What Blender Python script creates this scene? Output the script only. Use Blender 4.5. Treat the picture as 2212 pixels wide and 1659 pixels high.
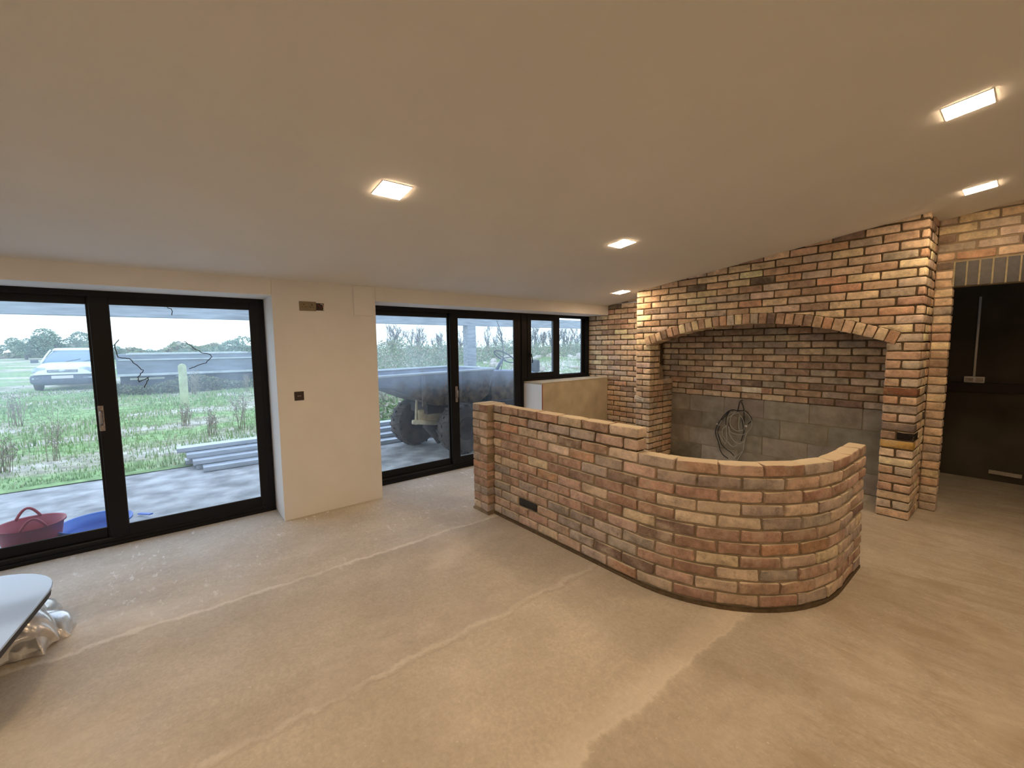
import bpy, math, random
import numpy as np
from mathutils import Vector, Matrix
random.seed(7); rng = np.random.default_rng(7)
PI = math.pi
scn = bpy.context.scene
for o in list(bpy.data.objects): bpy.data.objects.remove(o)
C = scn.collection

# ------------------------------------------------------------------ camera
CAM = (4.1765, 0.0, 1.56)
yaw, pit, rol = math.radians(50.9136), math.radians(-5.1512), math.radians(-0.6058)
fwd = Vector((-math.sin(yaw)*math.cos(pit), math.cos(yaw)*math.cos(pit), math.sin(pit)))
rt0 = Vector((math.cos(yaw), math.sin(yaw), 0)); up0 = rt0.cross(fwd)
rt = rt0*math.cos(rol) + up0*math.sin(rol); up = up0*math.cos(rol) - rt0*math.sin(rol)
cd = bpy.data.cameras.new('camera'); cam = bpy.data.objects.new('camera', cd); C.objects.link(cam)
cam.matrix_world = Matrix(((rt.x, up.x, -fwd.x, CAM[0]), (rt.y, up.y, -fwd.y, CAM[1]), (rt.z, up.z, -fwd.z, CAM[2]), (0, 0, 0, 1)))
cd.sensor_width = 36; cd.sensor_fit = 'HORIZONTAL'; cd.lens = 914.94/2212*36; cd.clip_start = .05; cd.clip_end = 600
scn.camera = cam

# ------------------------------------------------------------------ sky, exposure, lamp strength
w = bpy.data.worlds.new('overcast_sky'); scn.world = w; w.use_nodes = True
nt = w.node_tree; nt.nodes.clear()
wo = nt.nodes.new('ShaderNodeOutputWorld'); bg = nt.nodes.new('ShaderNodeBackground'); bg.inputs[1].default_value = 2.05
tc = nt.nodes.new('ShaderNodeTexCoord'); sp = nt.nodes.new('ShaderNodeSeparateXYZ'); rp = nt.nodes.new('ShaderNodeValToRGB')
nt.links.new(tc.outputs['Generated'], sp.inputs[0]); nt.links.new(sp.outputs['Z'], rp.inputs[0])
rp.color_ramp.elements[0].position = 0.0; rp.color_ramp.elements[0].color = (.85, 1.05, 1.2, 1)
e = rp.color_ramp.elements.new(.09); e.color = (1.2, 1.32, 1.42, 1)
rp.color_ramp.elements[-1].position = .7; rp.color_ramp.elements[-1].color = (.74, .88, 1.20, 1)
nt.links.new(rp.outputs[0], bg.inputs[0]); nt.links.new(bg.outputs[0], wo.inputs[0])
vs = scn.view_settings; vs.view_transform = 'Standard'; vs.look = 'None'; vs.gamma = 1; vs.use_curve_mapping = False; vs.exposure = 0.0
LAMP_COL = (1.0, .70, .43); LAMP_STR = 128.0

# ------------------------------------------------------------------ measured room
R_ = .381; Y1 = .7335; Y2 = 1.648; YA = 5.32; YS = 3.924; ZH = 2.015; ZS = 1.043
ZC = 2.157; SL = .1275; YB = 4.911; XL = .792; XR = 3.579; XO1 = 1.010; XO2 = 3.354; YC = 5.476; ZK = .882
YE = 5.364; XD = 3.70; ZL = 2.032; G = .0777; BL = .2385; JT = .0135
XMAX = 7.2; YMIN = -4.0
def ceil(x): return ZC + SL*x

# ------------------------------------------------------------------ helpers
class MB:
    def __init__(s): s.v = []; s.f = []; s.c = []; s.n = 0; s.sm = []
    def add(s, v, f, col=None, smooth=False):
        v = np.asarray(v, float).reshape(-1, 3)
        s.v.append(v); s.f += [tuple(i+s.n for i in q) for q in f]; s.sm += [smooth]*len(f)
        c = np.ones((len(v), 4)); 
        if col is not None: c[:, :3] = col
        s.c.append(c); s.n += len(v)
    def box(s, x0, x1, y0, y1, z0, z1, col=None):
        v = [(x, y, z) for x in (x0, x1) for y in (y0, y1) for z in (z0, z1)]
        s.add(v, [(0,1,3,2), (4,6,7,5), (0,4,5,1), (2,3,7,6), (0,2,6,4), (1,5,7,3)], col)
    def obox(s, c, size, rot=(0, 0, 0), col=None):
        from mathutils import Euler
        M = np.array(Euler(rot).to_matrix()); h = np.array(size)/2
        v = np.array([(x, y, z) for x in (-1, 1) for y in (-1, 1) for z in (-1, 1)])*h @ M.T + np.array(c)
        s.add(v, [(0,1,3,2), (4,6,7,5), (0,4,5,1), (2,3,7,6), (0,2,6,4), (1,5,7,3)], col)
    def hexa(s, b, t, col=None):   # bottom quad, top quad (same winding)
        s.add(list(b)+list(t), [(3,2,1,0), (4,5,6,7), (0,1,5,4), (1,2,6,5), (2,3,7,6), (3,0,4,7)], col)
    def prism(s, poly, axis, a, b, col=None):
        n = len(poly)
        def P(p, t): return {'x': (t, p[0], p[1]), 'y': (p[0], t, p[1]), 'z': (p[0], p[1], t)}[axis]
        v = [P(p, a) for p in poly]+[P(p, b) for p in poly]
        s.add(v, [tuple(range(n))[::-1], tuple(range(n, 2*n))]+[(i, (i+1) % n, n+(i+1) % n, n+i) for i in range(n)], col)
    def tube(s, pts, r, n=8, col=None, closed=False, cap=True):
        pts = [Vector(p) for p in pts]; m = len(pts); rs = r if hasattr(r, '__len__') else [r]*m
        V = []; prev = None
        for i, p in enumerate(pts):
            a = pts[(i-1) % m] if (closed or i > 0) else p; b = pts[(i+1) % m] if (closed or i < m-1) else p
            t = (b-a).normalized()
            u = (prev - t*prev.dot(t)) if prev is not None else t.orthogonal()
            if u.length < 1e-6: u = t.orthogonal()
            u.normalize(); prev = u; wv = t.cross(u)
            for k in range(n):
                A = 2*PI*k/n; V.append(p + (u*math.cos(A)+wv*math.sin(A))*rs[i])
        F = []
        for i in range(m if closed else m-1):
            j = (i+1) % m
            for k in range(n): F.append((i*n+k, i*n+(k+1) % n, j*n+(k+1) % n, j*n+k))
        if cap and not closed: F += [tuple(range(n))[::-1], tuple((m-1)*n+k for k in range(n))]
        s.add([tuple(q) for q in V], F, col, True)
    def lathe(s, prof, c=(0, 0, 0), n=32, axis='z', sx=1, sy=1, col=None):
        V = []; m = len(prof)
        for k in range(n):
            A = 2*PI*k/n; ca, sa = math.cos(A), math.sin(A)
            for r, h in prof:
                p = {'z': (r*ca*sx, r*sa*sy, h), 'x': (h, r*ca, r*sa), 'y': (r*ca, h, r*sa)}[axis]
                V.append((p[0]+c[0], p[1]+c[1], p[2]+c[2]))
        F = [(k*m+i, ((k+1) % n)*m+i, ((k+1) % n)*m+i+1, k*m+i+1) for k in range(n) for i in range(m-1)]
        s.add(V, F, col, True)

def mesh_of(mb, name, loc):
    v = np.concatenate(mb.v) - np.array(loc); me = bpy.data.meshes.new(name)
    me.from_pydata(v.tolist(), [], mb.f)
    me.polygons.foreach_set('use_smooth', mb.sm)
    ca = me.color_attributes.new('bcol', 'FLOAT_COLOR', 'POINT'); ca.data.foreach_set('color', np.concatenate(mb.c).ravel())
    me.update(); return me
def wloc(o):
    L = Vector((0, 0, 0))
    while o: L += o.location; o = o.parent
    return L
def obj(name, mb, mat, parent=None, label=None, bevel=0):
    if parent is None:
        v = np.concatenate(mb.v); L = Vector(((v[:, 0].min()+v[:, 0].max())/2, (v[:, 1].min()+v[:, 1].max())/2, v[:, 2].min()))
    else: L = wloc(parent)
    me = mesh_of(mb, name, L); me.materials.append(mat)
    o = bpy.data.objects.new(name, me); C.objects.link(o)
    if parent is None: o.location = L
    else: o.parent = parent
    if label: o['label'] = label
    if bevel:
        b = o.modifiers.new('bevel', 'BEVEL'); b.width = bevel; b.segments = 2; b.limit_method = 'ANGLE'
    return o
def thing(name, loc, label=None, cat=None, group=None, kind=None):
    o = bpy.data.objects.new(name, None); C.objects.link(o); o.location = loc; o.empty_display_size = .1
    return tag(o, label, cat, group, kind)
def tag(o, label=None, cat=None, group=None, kind=None):
    for k, x in (('label', label), ('category', cat), ('group', group), ('kind', kind)):
        if x: o[k] = x
    return o
def copy_tree(o, parent=None):
    c = o.copy(); C.objects.link(c); c.parent = parent
    for ch in list(o.children): copy_tree(ch, c)
    return c

# ------------------------------------------------------------------ materials
def mat(name, col, rough=.6, metal=0, noise=0, nscale=8, col2=None, bump=0, bscale=60, attr=False, spec=.5, detail=6, stretch=None, trans=0):
    m = bpy.data.materials.new(name); m.use_nodes = True; t = m.node_tree; b = t.nodes['Principled BSDF']; L = t.links
    b.inputs['Roughness'].default_value = rough; b.inputs['Metallic'].default_value = metal; b.inputs['Specular IOR Level'].default_value = spec
    b.inputs['Base Color'].default_value = (*col, 1)
    if trans: b.inputs['Transmission Weight'].default_value = trans
    tcn = t.nodes.new('ShaderNodeTexCoord'); src = tcn.outputs['Object']
    if stretch:
        mp = t.nodes.new('ShaderNodeMapping'); mp.inputs['Scale'].default_value = stretch; L.new(src, mp.inputs[0]); src = mp.outputs[0]
    cur = None
    if attr:
        a = t.nodes.new('ShaderNodeAttribute'); a.attribute_name = 'bcol'; cur = a.outputs['Color']
    if noise or col2:
        n = t.nodes.new('ShaderNodeTexNoise'); n.inputs['Scale'].default_value = nscale; n.inputs['Detail'].default_value = detail; L.new(src, n.inputs[0])
        if col2:
            r = t.nodes.new('ShaderNodeValToRGB'); r.color_ramp.elements[0].position = .35; r.color_ramp.elements[1].position = .65
            r.color_ramp.elements[0].color = (*col, 1); r.color_ramp.elements[1].color = (*col2, 1); L.new(n.outputs[0], r.inputs[0]); cur = r.outputs[0]
        if noise:
            mr = t.nodes.new('ShaderNodeMapRange'); mr.inputs[1].default_value = .3; mr.inputs[2].default_value = .7
            mr.inputs[3].default_value = 1-noise; mr.inputs[4].default_value = 1+noise; L.new(n.outputs[0], mr.inputs[0])
            mx = t.nodes.new('ShaderNodeMix'); mx.data_type = 'RGBA'; mx.blend_type = 'MULTIPLY'; mx.inputs[0].default_value = 1
            if cur: L.new(cur, mx.inputs[6])
            else: mx.inputs[6].default_value = (*col, 1)
            L.new(mr.outputs[0], mx.inputs[7]); cur = mx.outputs[2]
    if cur: L.new(cur, b.inputs['Base Color'])
    if bump:
        n2 = t.nodes.new('ShaderNodeTexNoise'); n2.inputs['Scale'].default_value = bscale; n2.inputs['Detail'].default_value = 5; L.new(src, n2.inputs[0])
        bp = t.nodes.new('ShaderNodeBump'); bp.inputs['Strength'].default_value = bump; bp.inputs['Distance'].default_value = .01
        L.new(n2.outputs[0], bp.inputs['Height']); L.new(bp.outputs[0], b.inputs['Normal'])
    return m

M = {}
M['plaster'] = mat('white_plaster', (.80, .79, .77), .85, noise=.03, nscale=3, bump=.08, bscale=25, spec=.2)
M['ceiling'] = mat('ceiling_paint', (.76, .75, .72), .9, noise=.02, nscale=2, spec=.15)
M['render'] = mat('bare_render', (.50, .44, .32), .95, noise=.16, nscale=4, bump=.15, bscale=40, spec=.1)
M['mortar_dark'] = mat('recessed_mortar', (.13, .095, .06), .95, noise=.25, nscale=30, bump=.4, bscale=120, spec=.1)
M['mortar_lime'] = mat('lime_mortar', (.30, .24, .17), .95, noise=.22, nscale=14, bump=.5, bscale=120, spec=.1)
M['mortar_pale'] = mat('pale_mortar', (.38, .33, .22), .95, noise=.2, nscale=20, bump=.4, bscale=100, spec=.1)
M['block'] = mat('concrete_block', (1, 1, 1), .95, noise=.22, nscale=9, bump=.5, bscale=90, attr=True, spec=.1)
M['frame'] = mat('black_aluminium', (.006, .006, .0075), .45, noise=.1, nscale=5, spec=.25)
M['handle'] = mat('handle_metal', (.33, .29, .27), .4, metal=.6, noise=.3, nscale=60)
M['gasket'] = mat('rubber', (.02, .02, .02), .7)
M['black_plastic'] = mat('black_plastic', (.02, .018, .016), .5)
M['brass'] = mat('bronze_faceplate', (.20, .165, .11), .35, metal=.7, noise=.15, nscale=40)
M['dark_plate'] = mat('dark_bronze_plate', (.055, .042, .035), .4, metal=.5)
M['black_brick'] = mat('black_brick', (.018, .016, .015), .6, noise=.4, nscale=25, bump=.5)
M['smear'] = mat('pale_mortar_smear', (.66, .62, .54), .9, noise=.15, nscale=30, bump=.5)
M['white_plastic'] = mat('white_plastic', (.7, .68, .64), .4)
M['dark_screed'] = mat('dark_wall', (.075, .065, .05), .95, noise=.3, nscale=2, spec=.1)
M['dark_rail'] = mat('dark_rail', (.02, .008, .006), .7)
M['steel'] = mat('galvanised_steel', (.50, .54, .58), .45, metal=.55, noise=.2, nscale=6, stretch=(3, .6, 3))
M['timber'] = mat('weathered_timber', (.30, .33, .36), .8, noise=.28, nscale=5, stretch=(4, .6, 6), bump=.3)
M['red_rubber'] = mat('red_rubber', (.33, .03, .045), .55, noise=.15, nscale=9)
M['blue_rubber'] = mat('blue_rubber', (.03, .13, .52), .45, noise=.1, nscale=9)
M['car_white'] = mat('car_paint', (.78, .82, .80), .25, noise=.04, nscale=3)
M['car_trim'] = mat('car_trim', (.08, .10, .14), .5, noise=.2, nscale=8)
M['car_glass'] = mat('car_glass', (.16, .26, .33), .08, spec=.9)
M['lamp_glass'] = mat('headlamp_glass', (.42, .50, .55), .1, spec=.9, noise=.25, nscale=9)
M['chrome'] = mat('chrome', (.8, .82, .84), .15, metal=1)
M['tyre'] = mat('tyre_rubber', (.07, .056, .045), .8, noise=.45, nscale=6, bump=.3)
M['mud_steel'] = mat('muddy_steel', (.16, .17, .21), .75, col2=(.07, .05, .036), nscale=2.2, noise=.25, bump=.3)
M['mud'] = mat('dried_mud', (.66, .58, .40), .95, noise=.3, nscale=9, bump=.6)
M['dark_mud'] = mat('dark_mud', (.045, .036, .034), .85, noise=.4, nscale=7, bump=.5)
M['concrete_post'] = mat('mossy_concrete', (.46, .50, .30), .95, noise=.22, nscale=7, bump=.5)
M['trailer'] = mat('trailer_side', (.17, .20, .25), .6, noise=.22, nscale=3, stretch=(1, .7, 3))
M['trailer_light'] = mat('trailer_rail', (.45, .50, .52), .5, noise=.15, nscale=4)
M['bark'] = mat('bark', (.16, .15, .14), .95, noise=.3, nscale=12)
M['twig'] = mat('dry_stem', (.30, .26, .19), .95, noise=.35, nscale=12)
M['leaf_far'] = mat('hedgerow_leaf', (.13, .20, .13), .9, noise=.4, nscale=2.5)
M['brush'] = mat('bramble', (.15, .19, .10), .95, noise=.5, nscale=1.6)
M['rock'] = mat('rubble_stone', (.52, .47, .40), .95, noise=.25, nscale=5, bump=.5)
M['grey_cable'] = mat('grey_cable', (.42, .42, .39), .5)
M['black_cable'] = mat('black_cable', (.03, .028, .026), .5)
M['board_top'] = mat('sky_tinted_board', (.46, .62, .88), .08, noise=.03, nscale=3)  # white board; the blue of its sky reflection is put into the base colour
M['board_edge'] = mat('board_edge', (.02, .017, .016), .6)
M['wrap'] = mat('wrapped_pack', (.30, .245, .18), .35, noise=.35, nscale=7, bump=.7, bscale=9)
M['lintel'] = mat('blue_brick', (1, 1, 1), .6, noise=.15, nscale=30, bump=.3, attr=True)

def dumper_mat():
    m = mat('muddy_dumper_paint', (.21, .24, .33), .7, noise=.25, nscale=5, bump=.3); t = m.node_tree; L = t.links; b = t.nodes['Principled BSDF']
    src = b.inputs['Base Color'].links[0].from_socket
    g = t.nodes.new('ShaderNodeNewGeometry'); sz = t.nodes.new('ShaderNodeSeparateXYZ'); L.new(g.outputs['Position'], sz.inputs[0])
    n = t.nodes.new('ShaderNodeTexNoise'); n.inputs['Scale'].default_value = 4; n.inputs['Detail'].default_value = 8; L.new(g.outputs['Position'], n.inputs[0])
    a = t.nodes.new('ShaderNodeMath'); a.operation = 'MULTIPLY_ADD'; a.inputs[1].default_value = .55; L.new(n.outputs[0], a.inputs[0]); L.new(sz.outputs[2], a.inputs[2])
    r = t.nodes.new('ShaderNodeMapRange'); r.inputs[1].default_value = 1.18; r.inputs[2].default_value = 1.36; r.inputs[3].default_value = 1; r.inputs[4].default_value = 0; L.new(a.outputs[0], r.inputs[0])
    n2 = t.nodes.new('ShaderNodeTexNoise'); n2.inputs['Scale'].default_value = 11; n2.inputs['Detail'].default_value = 8; L.new(g.outputs['Position'], n2.inputs[0])
    cr = t.nodes.new('ShaderNodeValToRGB'); cr.color_ramp.elements[0].position = .35; cr.color_ramp.elements[0].color = (.035, .022, .014, 1); cr.color_ramp.elements[1].position = .65; cr.color_ramp.elements[1].color = (.19, .13, .075, 1); L.new(n2.outputs[0], cr.inputs[0])
    x = t.nodes.new('ShaderNodeMix'); x.data_type = 'RGBA'; L.new(r.outputs[0], x.inputs[0]); L.new(src, x.inputs[6]); L.new(cr.outputs[0], x.inputs[7]); L.new(x.outputs[2], b.inputs['Base Color']); return m
M['mud_steel'] = dumper_mat()
def brick_mat(name, sand, amt):
    m = bpy.data.materials.new(name); m.use_nodes = True; t = m.node_tree; b = t.nodes['Principled BSDF']; L = t.links
    b.inputs['Roughness'].default_value = .92; b.inputs['Specular IOR Level'].default_value = .12
    tcn = t.nodes.new('ShaderNodeTexCoord'); a = t.nodes.new('ShaderNodeAttribute'); a.attribute_name = 'bcol'
    def N(sc, det=6, rough=.6):
        n = t.nodes.new('ShaderNodeTexNoise'); n.inputs['Scale'].default_value = sc; n.inputs['Detail'].default_value = det; n.inputs['Roughness'].default_value = rough
        L.new(tcn.outputs['Object'], n.inputs[0]); return n.outputs[0]
    def mr(src, a0, a1, b0, b1):
        n = t.nodes.new('ShaderNodeMapRange'); n.inputs[1].default_value = a0; n.inputs[2].default_value = a1; n.inputs[3].default_value = b0; n.inputs[4].default_value = b1
        L.new(src, n.inputs[0]); return n.outputs[0]
    def mix(f, c1, c2, mode='MIX'):
        n = t.nodes.new('ShaderNodeMix'); n.data_type = 'RGBA'; n.blend_type = mode
        if isinstance(f, float): n.inputs[0].default_value = f
        else: L.new(f, n.inputs[0])
        for s_, c in ((6, c1), (7, c2)):
            if isinstance(c, tuple): n.inputs[s_].default_value = (*c, 1)
            else: L.new(c, n.inputs[s_])
        return n.outputs[2]
    v1 = mr(N(13, 7, .68), .32, .68, .62, 1.30); c = mix(1.0, a.outputs['Color'], v1, 'MULTIPLY')
    c = mix(mr(N(7, 8, .7), .50, .68, 0, amt), c, sand)                 # sandy bloom
    c = mix(mr(N(23, 4), .60, .72, 0, .4), c, (.16, .11, .08))         # burnt flecks
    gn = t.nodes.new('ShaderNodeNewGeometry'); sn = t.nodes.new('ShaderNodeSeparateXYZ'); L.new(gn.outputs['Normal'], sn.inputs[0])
    c = mix(mr(sn.outputs[2], .55, .85, 0, .8), c, (.78, .68, .50))       # mortar dust on the bed faces, made paler to carry the lamplight there
    L.new(c, b.inputs['Base Color'])
    bp = t.nodes.new('ShaderNodeBump'); bp.inputs['Strength'].default_value = .8; bp.inputs['Distance'].default_value = .008
    L.new(N(95, 5), bp.inputs['Height']); L.new(bp.outputs[0], b.inputs['Normal'])
    return m
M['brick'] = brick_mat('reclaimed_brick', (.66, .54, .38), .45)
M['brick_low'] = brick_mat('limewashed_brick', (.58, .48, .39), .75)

def floor_mat():
    m = bpy.data.materials.new('power_floated_screed'); m.use_nodes = True; t = m.node_tree; b = t.nodes['Principled BSDF']; L = t.links
    b.inputs['Roughness'].default_value = .62; b.inputs['Specular IOR Level'].default_value = .35
    g = t.nodes.new('ShaderNodeNewGeometry'); P = g.outputs['Position']
    def N(sc, det=6, rough=.6, st=None, dist=0):
        n = t.nodes.new('ShaderNodeTexNoise'); n.inputs['Scale'].default_value = sc; n.inputs['Detail'].default_value = det; n.inputs['Roughness'].default_value = rough; n.inputs['Distortion'].default_value = dist
        src = P
        if st:
            mp = t.nodes.new('ShaderNodeMapping'); mp.inputs['Scale'].default_value = st; L.new(P, mp.inputs[0]); src = mp.outputs[0]
        L.new(src, n.inputs[0]); return n.outputs[0]
    def mr(src, a0, a1, b0, b1):
        n = t.nodes.new('ShaderNodeMapRange'); n.inputs[1].default_value = a0; n.inputs[2].default_value = a1; n.inputs[3].default_value = b0; n.inputs[4].default_value = b1
        L.new(src, n.inputs[0]); return n.outputs[0]
    def mth(op, a_, b_):
        n = t.nodes.new('ShaderNodeMath'); n.operation = op
        for i, q in enumerate((a_, b_)):
            if q is None: continue
            if isinstance(q, (int, float)): n.inputs[i].default_value = q
            else: L.new(q, n.inputs[i])
        return n.outputs[0]
    def mix(f, c1, c2, mode='MIX'):
        n = t.nodes.new('ShaderNodeMix'); n.data_type = 'RGBA'; n.blend_type = mode
        if isinstance(f, float): n.inputs[0].default_value = f
        else: L.new(f, n.inputs[0])
        for s_, c in ((6, c1), (7, c2)):
            if isinstance(c, tuple): n.inputs[s_].default_value = (*c, 1)
            else: L.new(c, n.inputs[s_])
        return n.outputs[2]
    c = mix(mr(N(.9, 5, .55, dist=.6), .35, .65, 0, 1), (.66, .60, .50), (.76, .705, .60))
    c = mix(mr(N(3.2, 8, .7, (1.2, .8, 1), .3), .35, .7, 0, 1), c, mix(1.0, c, (.80, .79, .77), 'MULTIPLY'))
    c = mix(mr(N(60, 4), .3, .7, 0, .38), c, (.40, .36, .29))
    sx = t.nodes.new('ShaderNodeSeparateXYZ'); L.new(P, sx.inputs[0]); X, Y = sx.outputs[0], sx.outputs[1]
    c = mix(mr(N(26, 6, .75), .38, .62, 0, .42), c, mix(1.0, c, (.72, .70, .66), 'MULTIPLY'))      # sandy grain
    # trowel-smeared brown streaks on the right-hand pour
    st_ = mth('MULTIPLY', mr(N(2.6, 9, .72, (.55, 1.9, 1), 1.2), .46, .60, 0, 1), mr(X, 3.0, 3.7, 0, .62))
    c = mix(st_, c, (.44, .36, .255))
    wob = mth('MULTIPLY', mth('SUBTRACT', N(2.6, 8, .72), .5), .22)
    xw = mth('ADD', X, wob)
    for x0, wd, am in ((1.13, .026, .58), (2.30, .018, .36), (3.20, .016, .24), (4.3, .02, .12)):
        d = mth('ABSOLUTE', mth('SUBTRACT', xw, x0), None)
        c = mix(mth('MULTIPLY', mr(d, wd*.25, wd, 1, 0), mr(N(5, 5), .3, .6, am*.2, am)), c, (.84, .80, .72))
        if x0 == 3.20: c = mix(mth('MULTIPLY', mr(xw, x0-.17, x0-.05, 0, 1), mr(xw, x0, x0+.04, .36, 0)), c, (.86, .78, .64))
        if x0 == 2.30: c = mix(mth('MULTIPLY', mr(mth('ABSOLUTE', mth('SUBTRACT', xw, x0+.03), None), .004, .014, 1, 0), .35), c, (.36, .31, .25))
        # the strip past a seam is a slightly different pour
        c = mix(mr(xw, x0, x0+.02, 0, .18), c, mix(1.0, c, (.45, .44, .42) if x0 in (1.13, 3.2) else (1.55, 1.52, 1.45), 'MULTIPLY'))
    sc = mr(N(16, 5, .7, (.55, 1.4, 1)), .57, .64, 0, 1); msk = mr(X, .2, 1.5, 1, 0)
    c = mix(mth('MULTIPLY', mth('MULTIPLY', sc, msk), mr(N(1.7, 3), .46, .58, 0, .85)), c, (.90, .89, .86))
    sc2 = mr(N(38, 4, .7), .64, .72, 0, .55)
    c = mix(sc2, c, (.86, .80, .70))
    c = mix(mr(N(1.3, 4, .6, (1.2, .7, 1), .2), .52, .70, 0, .4), c, (.80, .74, .64))
    L.new(c, b.inputs['Base Color'])
    L.new(mr(N(2.4, 5), .3, .7, .5, .78), b.inputs['Roughness'])
    bp = t.nodes.new('ShaderNodeBump'); bp.inputs['Strength'].default_value = .35; bp.inputs['Distance'].default_value = .006
    L.new(N(42, 6), bp.inputs['Height']); L.new(bp.outputs[0], b.inputs['Normal'])
    return m
M['floor'] = floor_mat()

def glass_mat(name, haze, lo):
    m = bpy.data.materials.new(name); m.use_nodes = True; t = m.node_tree; L = t.links; t.nodes.clear()
    o = t.nodes.new('ShaderNodeOutputMaterial'); tr = t.nodes.new('ShaderNodeBsdfTransparent'); gl = t.nodes.new('ShaderNodeBsdfGlossy'); tl = t.nodes.new('ShaderNodeBsdfTranslucent')
    tr.inputs[0].default_value = (.93, .97, .98, 1); gl.inputs['Roughness'].default_value = .02; tl.inputs[0].default_value = (.74, .88, 1.0, 1)
    lw = t.nodes.new('ShaderNodeLayerWeight'); lw.inputs[0].default_value = .5
    pw = t.nodes.new('ShaderNodeMath'); pw.operation = 'POWER'; pw.inputs[1].default_value = 5; L.new(lw.outputs['Facing'], pw.inputs[0])
    fr = t.nodes.new('ShaderNodeMath'); fr.operation = 'MULTIPLY_ADD'; fr.inputs[1].default_value = .6; fr.inputs[2].default_value = .025; L.new(pw.outputs[0], fr.inputs[0])
    m1 = t.nodes.new('ShaderNodeMixShader'); L.new(fr.outputs[0], m1.inputs[0]); L.new(tr.outputs[0], m1.inputs[1]); L.new(gl.outputs[0], m1.inputs[2])
    tcn = t.nodes.new('ShaderNodeTexCoord'); mp = t.nodes.new('ShaderNodeMapping'); mp.inputs['Scale'].default_value = (1, 1.2, .7); L.new(tcn.outputs['Object'], mp.inputs[0])
    n = t.nodes.new('ShaderNodeTexNoise'); n.inputs['Scale'].default_value = 2.2; n.inputs['Detail'].default_value = 7; L.new(mp.outputs[0], n.inputs[0])
    r = t.nodes.new('ShaderNodeMapRange'); r.inputs[1].default_value = .3; r.inputs[2].default_value = .7; r.inputs[3].default_value = haze*.6; r.inputs[4].default_value = haze*1.3; L.new(n.outputs[0], r.inputs[0])
    # denser on the upper panes: condensation, plus outdoor air haze put into the glass
    sz = t.nodes.new('ShaderNodeSeparateXYZ'); L.new(tcn.outputs['Object'], sz.inputs[0])
    zr = t.nodes.new('ShaderNodeMapRange'); zr.interpolation_type = 'SMOOTHSTEP'; zr.inputs[1].default_value = .85; zr.inputs[2].default_value = 1.4; zr.inputs[3].default_value = lo; zr.inputs[4].default_value = 1.0; L.new(sz.outputs[2], zr.inputs[0])
    r_ = t.nodes.new('ShaderNodeMath'); r_.operation = 'MULTIPLY'; L.new(r.outputs[0], r_.inputs[0]); L.new(zr.outputs[0], r_.inputs[1])
    m2 = t.nodes.new('ShaderNodeMixShader'); L.new(r_.outputs[0], m2.inputs[0]); L.new(m1.outputs[0], m2.inputs[1]); L.new(tl.outputs[0], m2.inputs[2])
    L.new(m2.outputs[0], o.inputs[0]); return m
M['glass'] = glass_mat('hazed_glass', .125, .16)
M['glass_clear'] = glass_mat('window_glass', .09, 1.0)

def film_mat():
    m = bpy.data.materials.new('polythene'); m.use_nodes = True; t = m.node_tree; L = t.links; t.nodes.clear()
    o = t.nodes.new('ShaderNodeOutputMaterial'); tr = t.nodes.new('ShaderNodeBsdfTransparent'); gl = t.nodes.new('ShaderNodeBsdfGlossy'); df = t.nodes.new('ShaderNodeBsdfDiffuse')
    gl.inputs['Roughness'].default_value = .22; df.inputs[0].default_value = (.75, .78, .82, 1)
    a = t.nodes.new('ShaderNodeMixShader'); a.inputs[0].default_value = .35; L.new(gl.outputs[0], a.inputs[1]); L.new(df.outputs[0], a.inputs[2])
    tcn = t.nodes.new('ShaderNodeTexCoord'); n = t.nodes.new('ShaderNodeTexNoise'); n.inputs['Scale'].default_value = 9; L.new(tcn.outputs['Object'], n.inputs[0])
    r = t.nodes.new('ShaderNodeMapRange'); r.inputs[1].default_value = .35; r.inputs[2].default_value = .6; r.inputs[3].default_value = .4; r.inputs[4].default_value = .95; L.new(n.outputs[0], r.inputs[0])
    b = t.nodes.new('ShaderNodeMixShader'); L.new(r.outputs[0], b.inputs[0]); L.new(tr.outputs[0], b.inputs[1]); L.new(a.outputs[0], b.inputs[2])
    L.new(b.outputs[0], o.inputs[0]); return m
M['film'] = film_mat()

def lamp_mat():
    m = bpy.data.materials.new('downlight_diffuser'); m.use_nodes = True; t = m.node_tree; t.nodes.clear()
    o = t.nodes.new('ShaderNodeOutputMaterial'); em = t.nodes.new('ShaderNodeEmission'); em.inputs[0].default_value = (*LAMP_COL, 1); em.inputs[1].default_value = LAMP_STR
    t.links.new(em.outputs[0], o.inputs[0]); return m
M['lamp'] = lamp_mat()

# ------------------------------------------------------------------ floor, ceiling, plastered window wall
def sbox(name, mname, *b, bevel=0):
    m = MB(); m.box(*b); return tag(obj(name, m, M[mname], bevel=bevel), kind='structure')
m = MB(); m.box(-.45, XMAX, YMIN, 7.1, -.12, 0)
tag(obj('floor', m, M['floor']), kind='structure')
m = MB(); a, b_ = -.45, XMAX
m.hexa([(a, YMIN, ceil(a)), (b_, YMIN, ceil(b_)), (b_, YC+.12, ceil(b_)), (a, YC+.12, ceil(a))], [(a, YMIN, ceil(a)+.2), (b_, YMIN, ceil(b_)+.2), (b_, YC+.12, ceil(b_)+.2), (a, YC+.12, ceil(a)+.2)])
tag(obj('ceiling', m, M['ceiling']), kind='structure')
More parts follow.
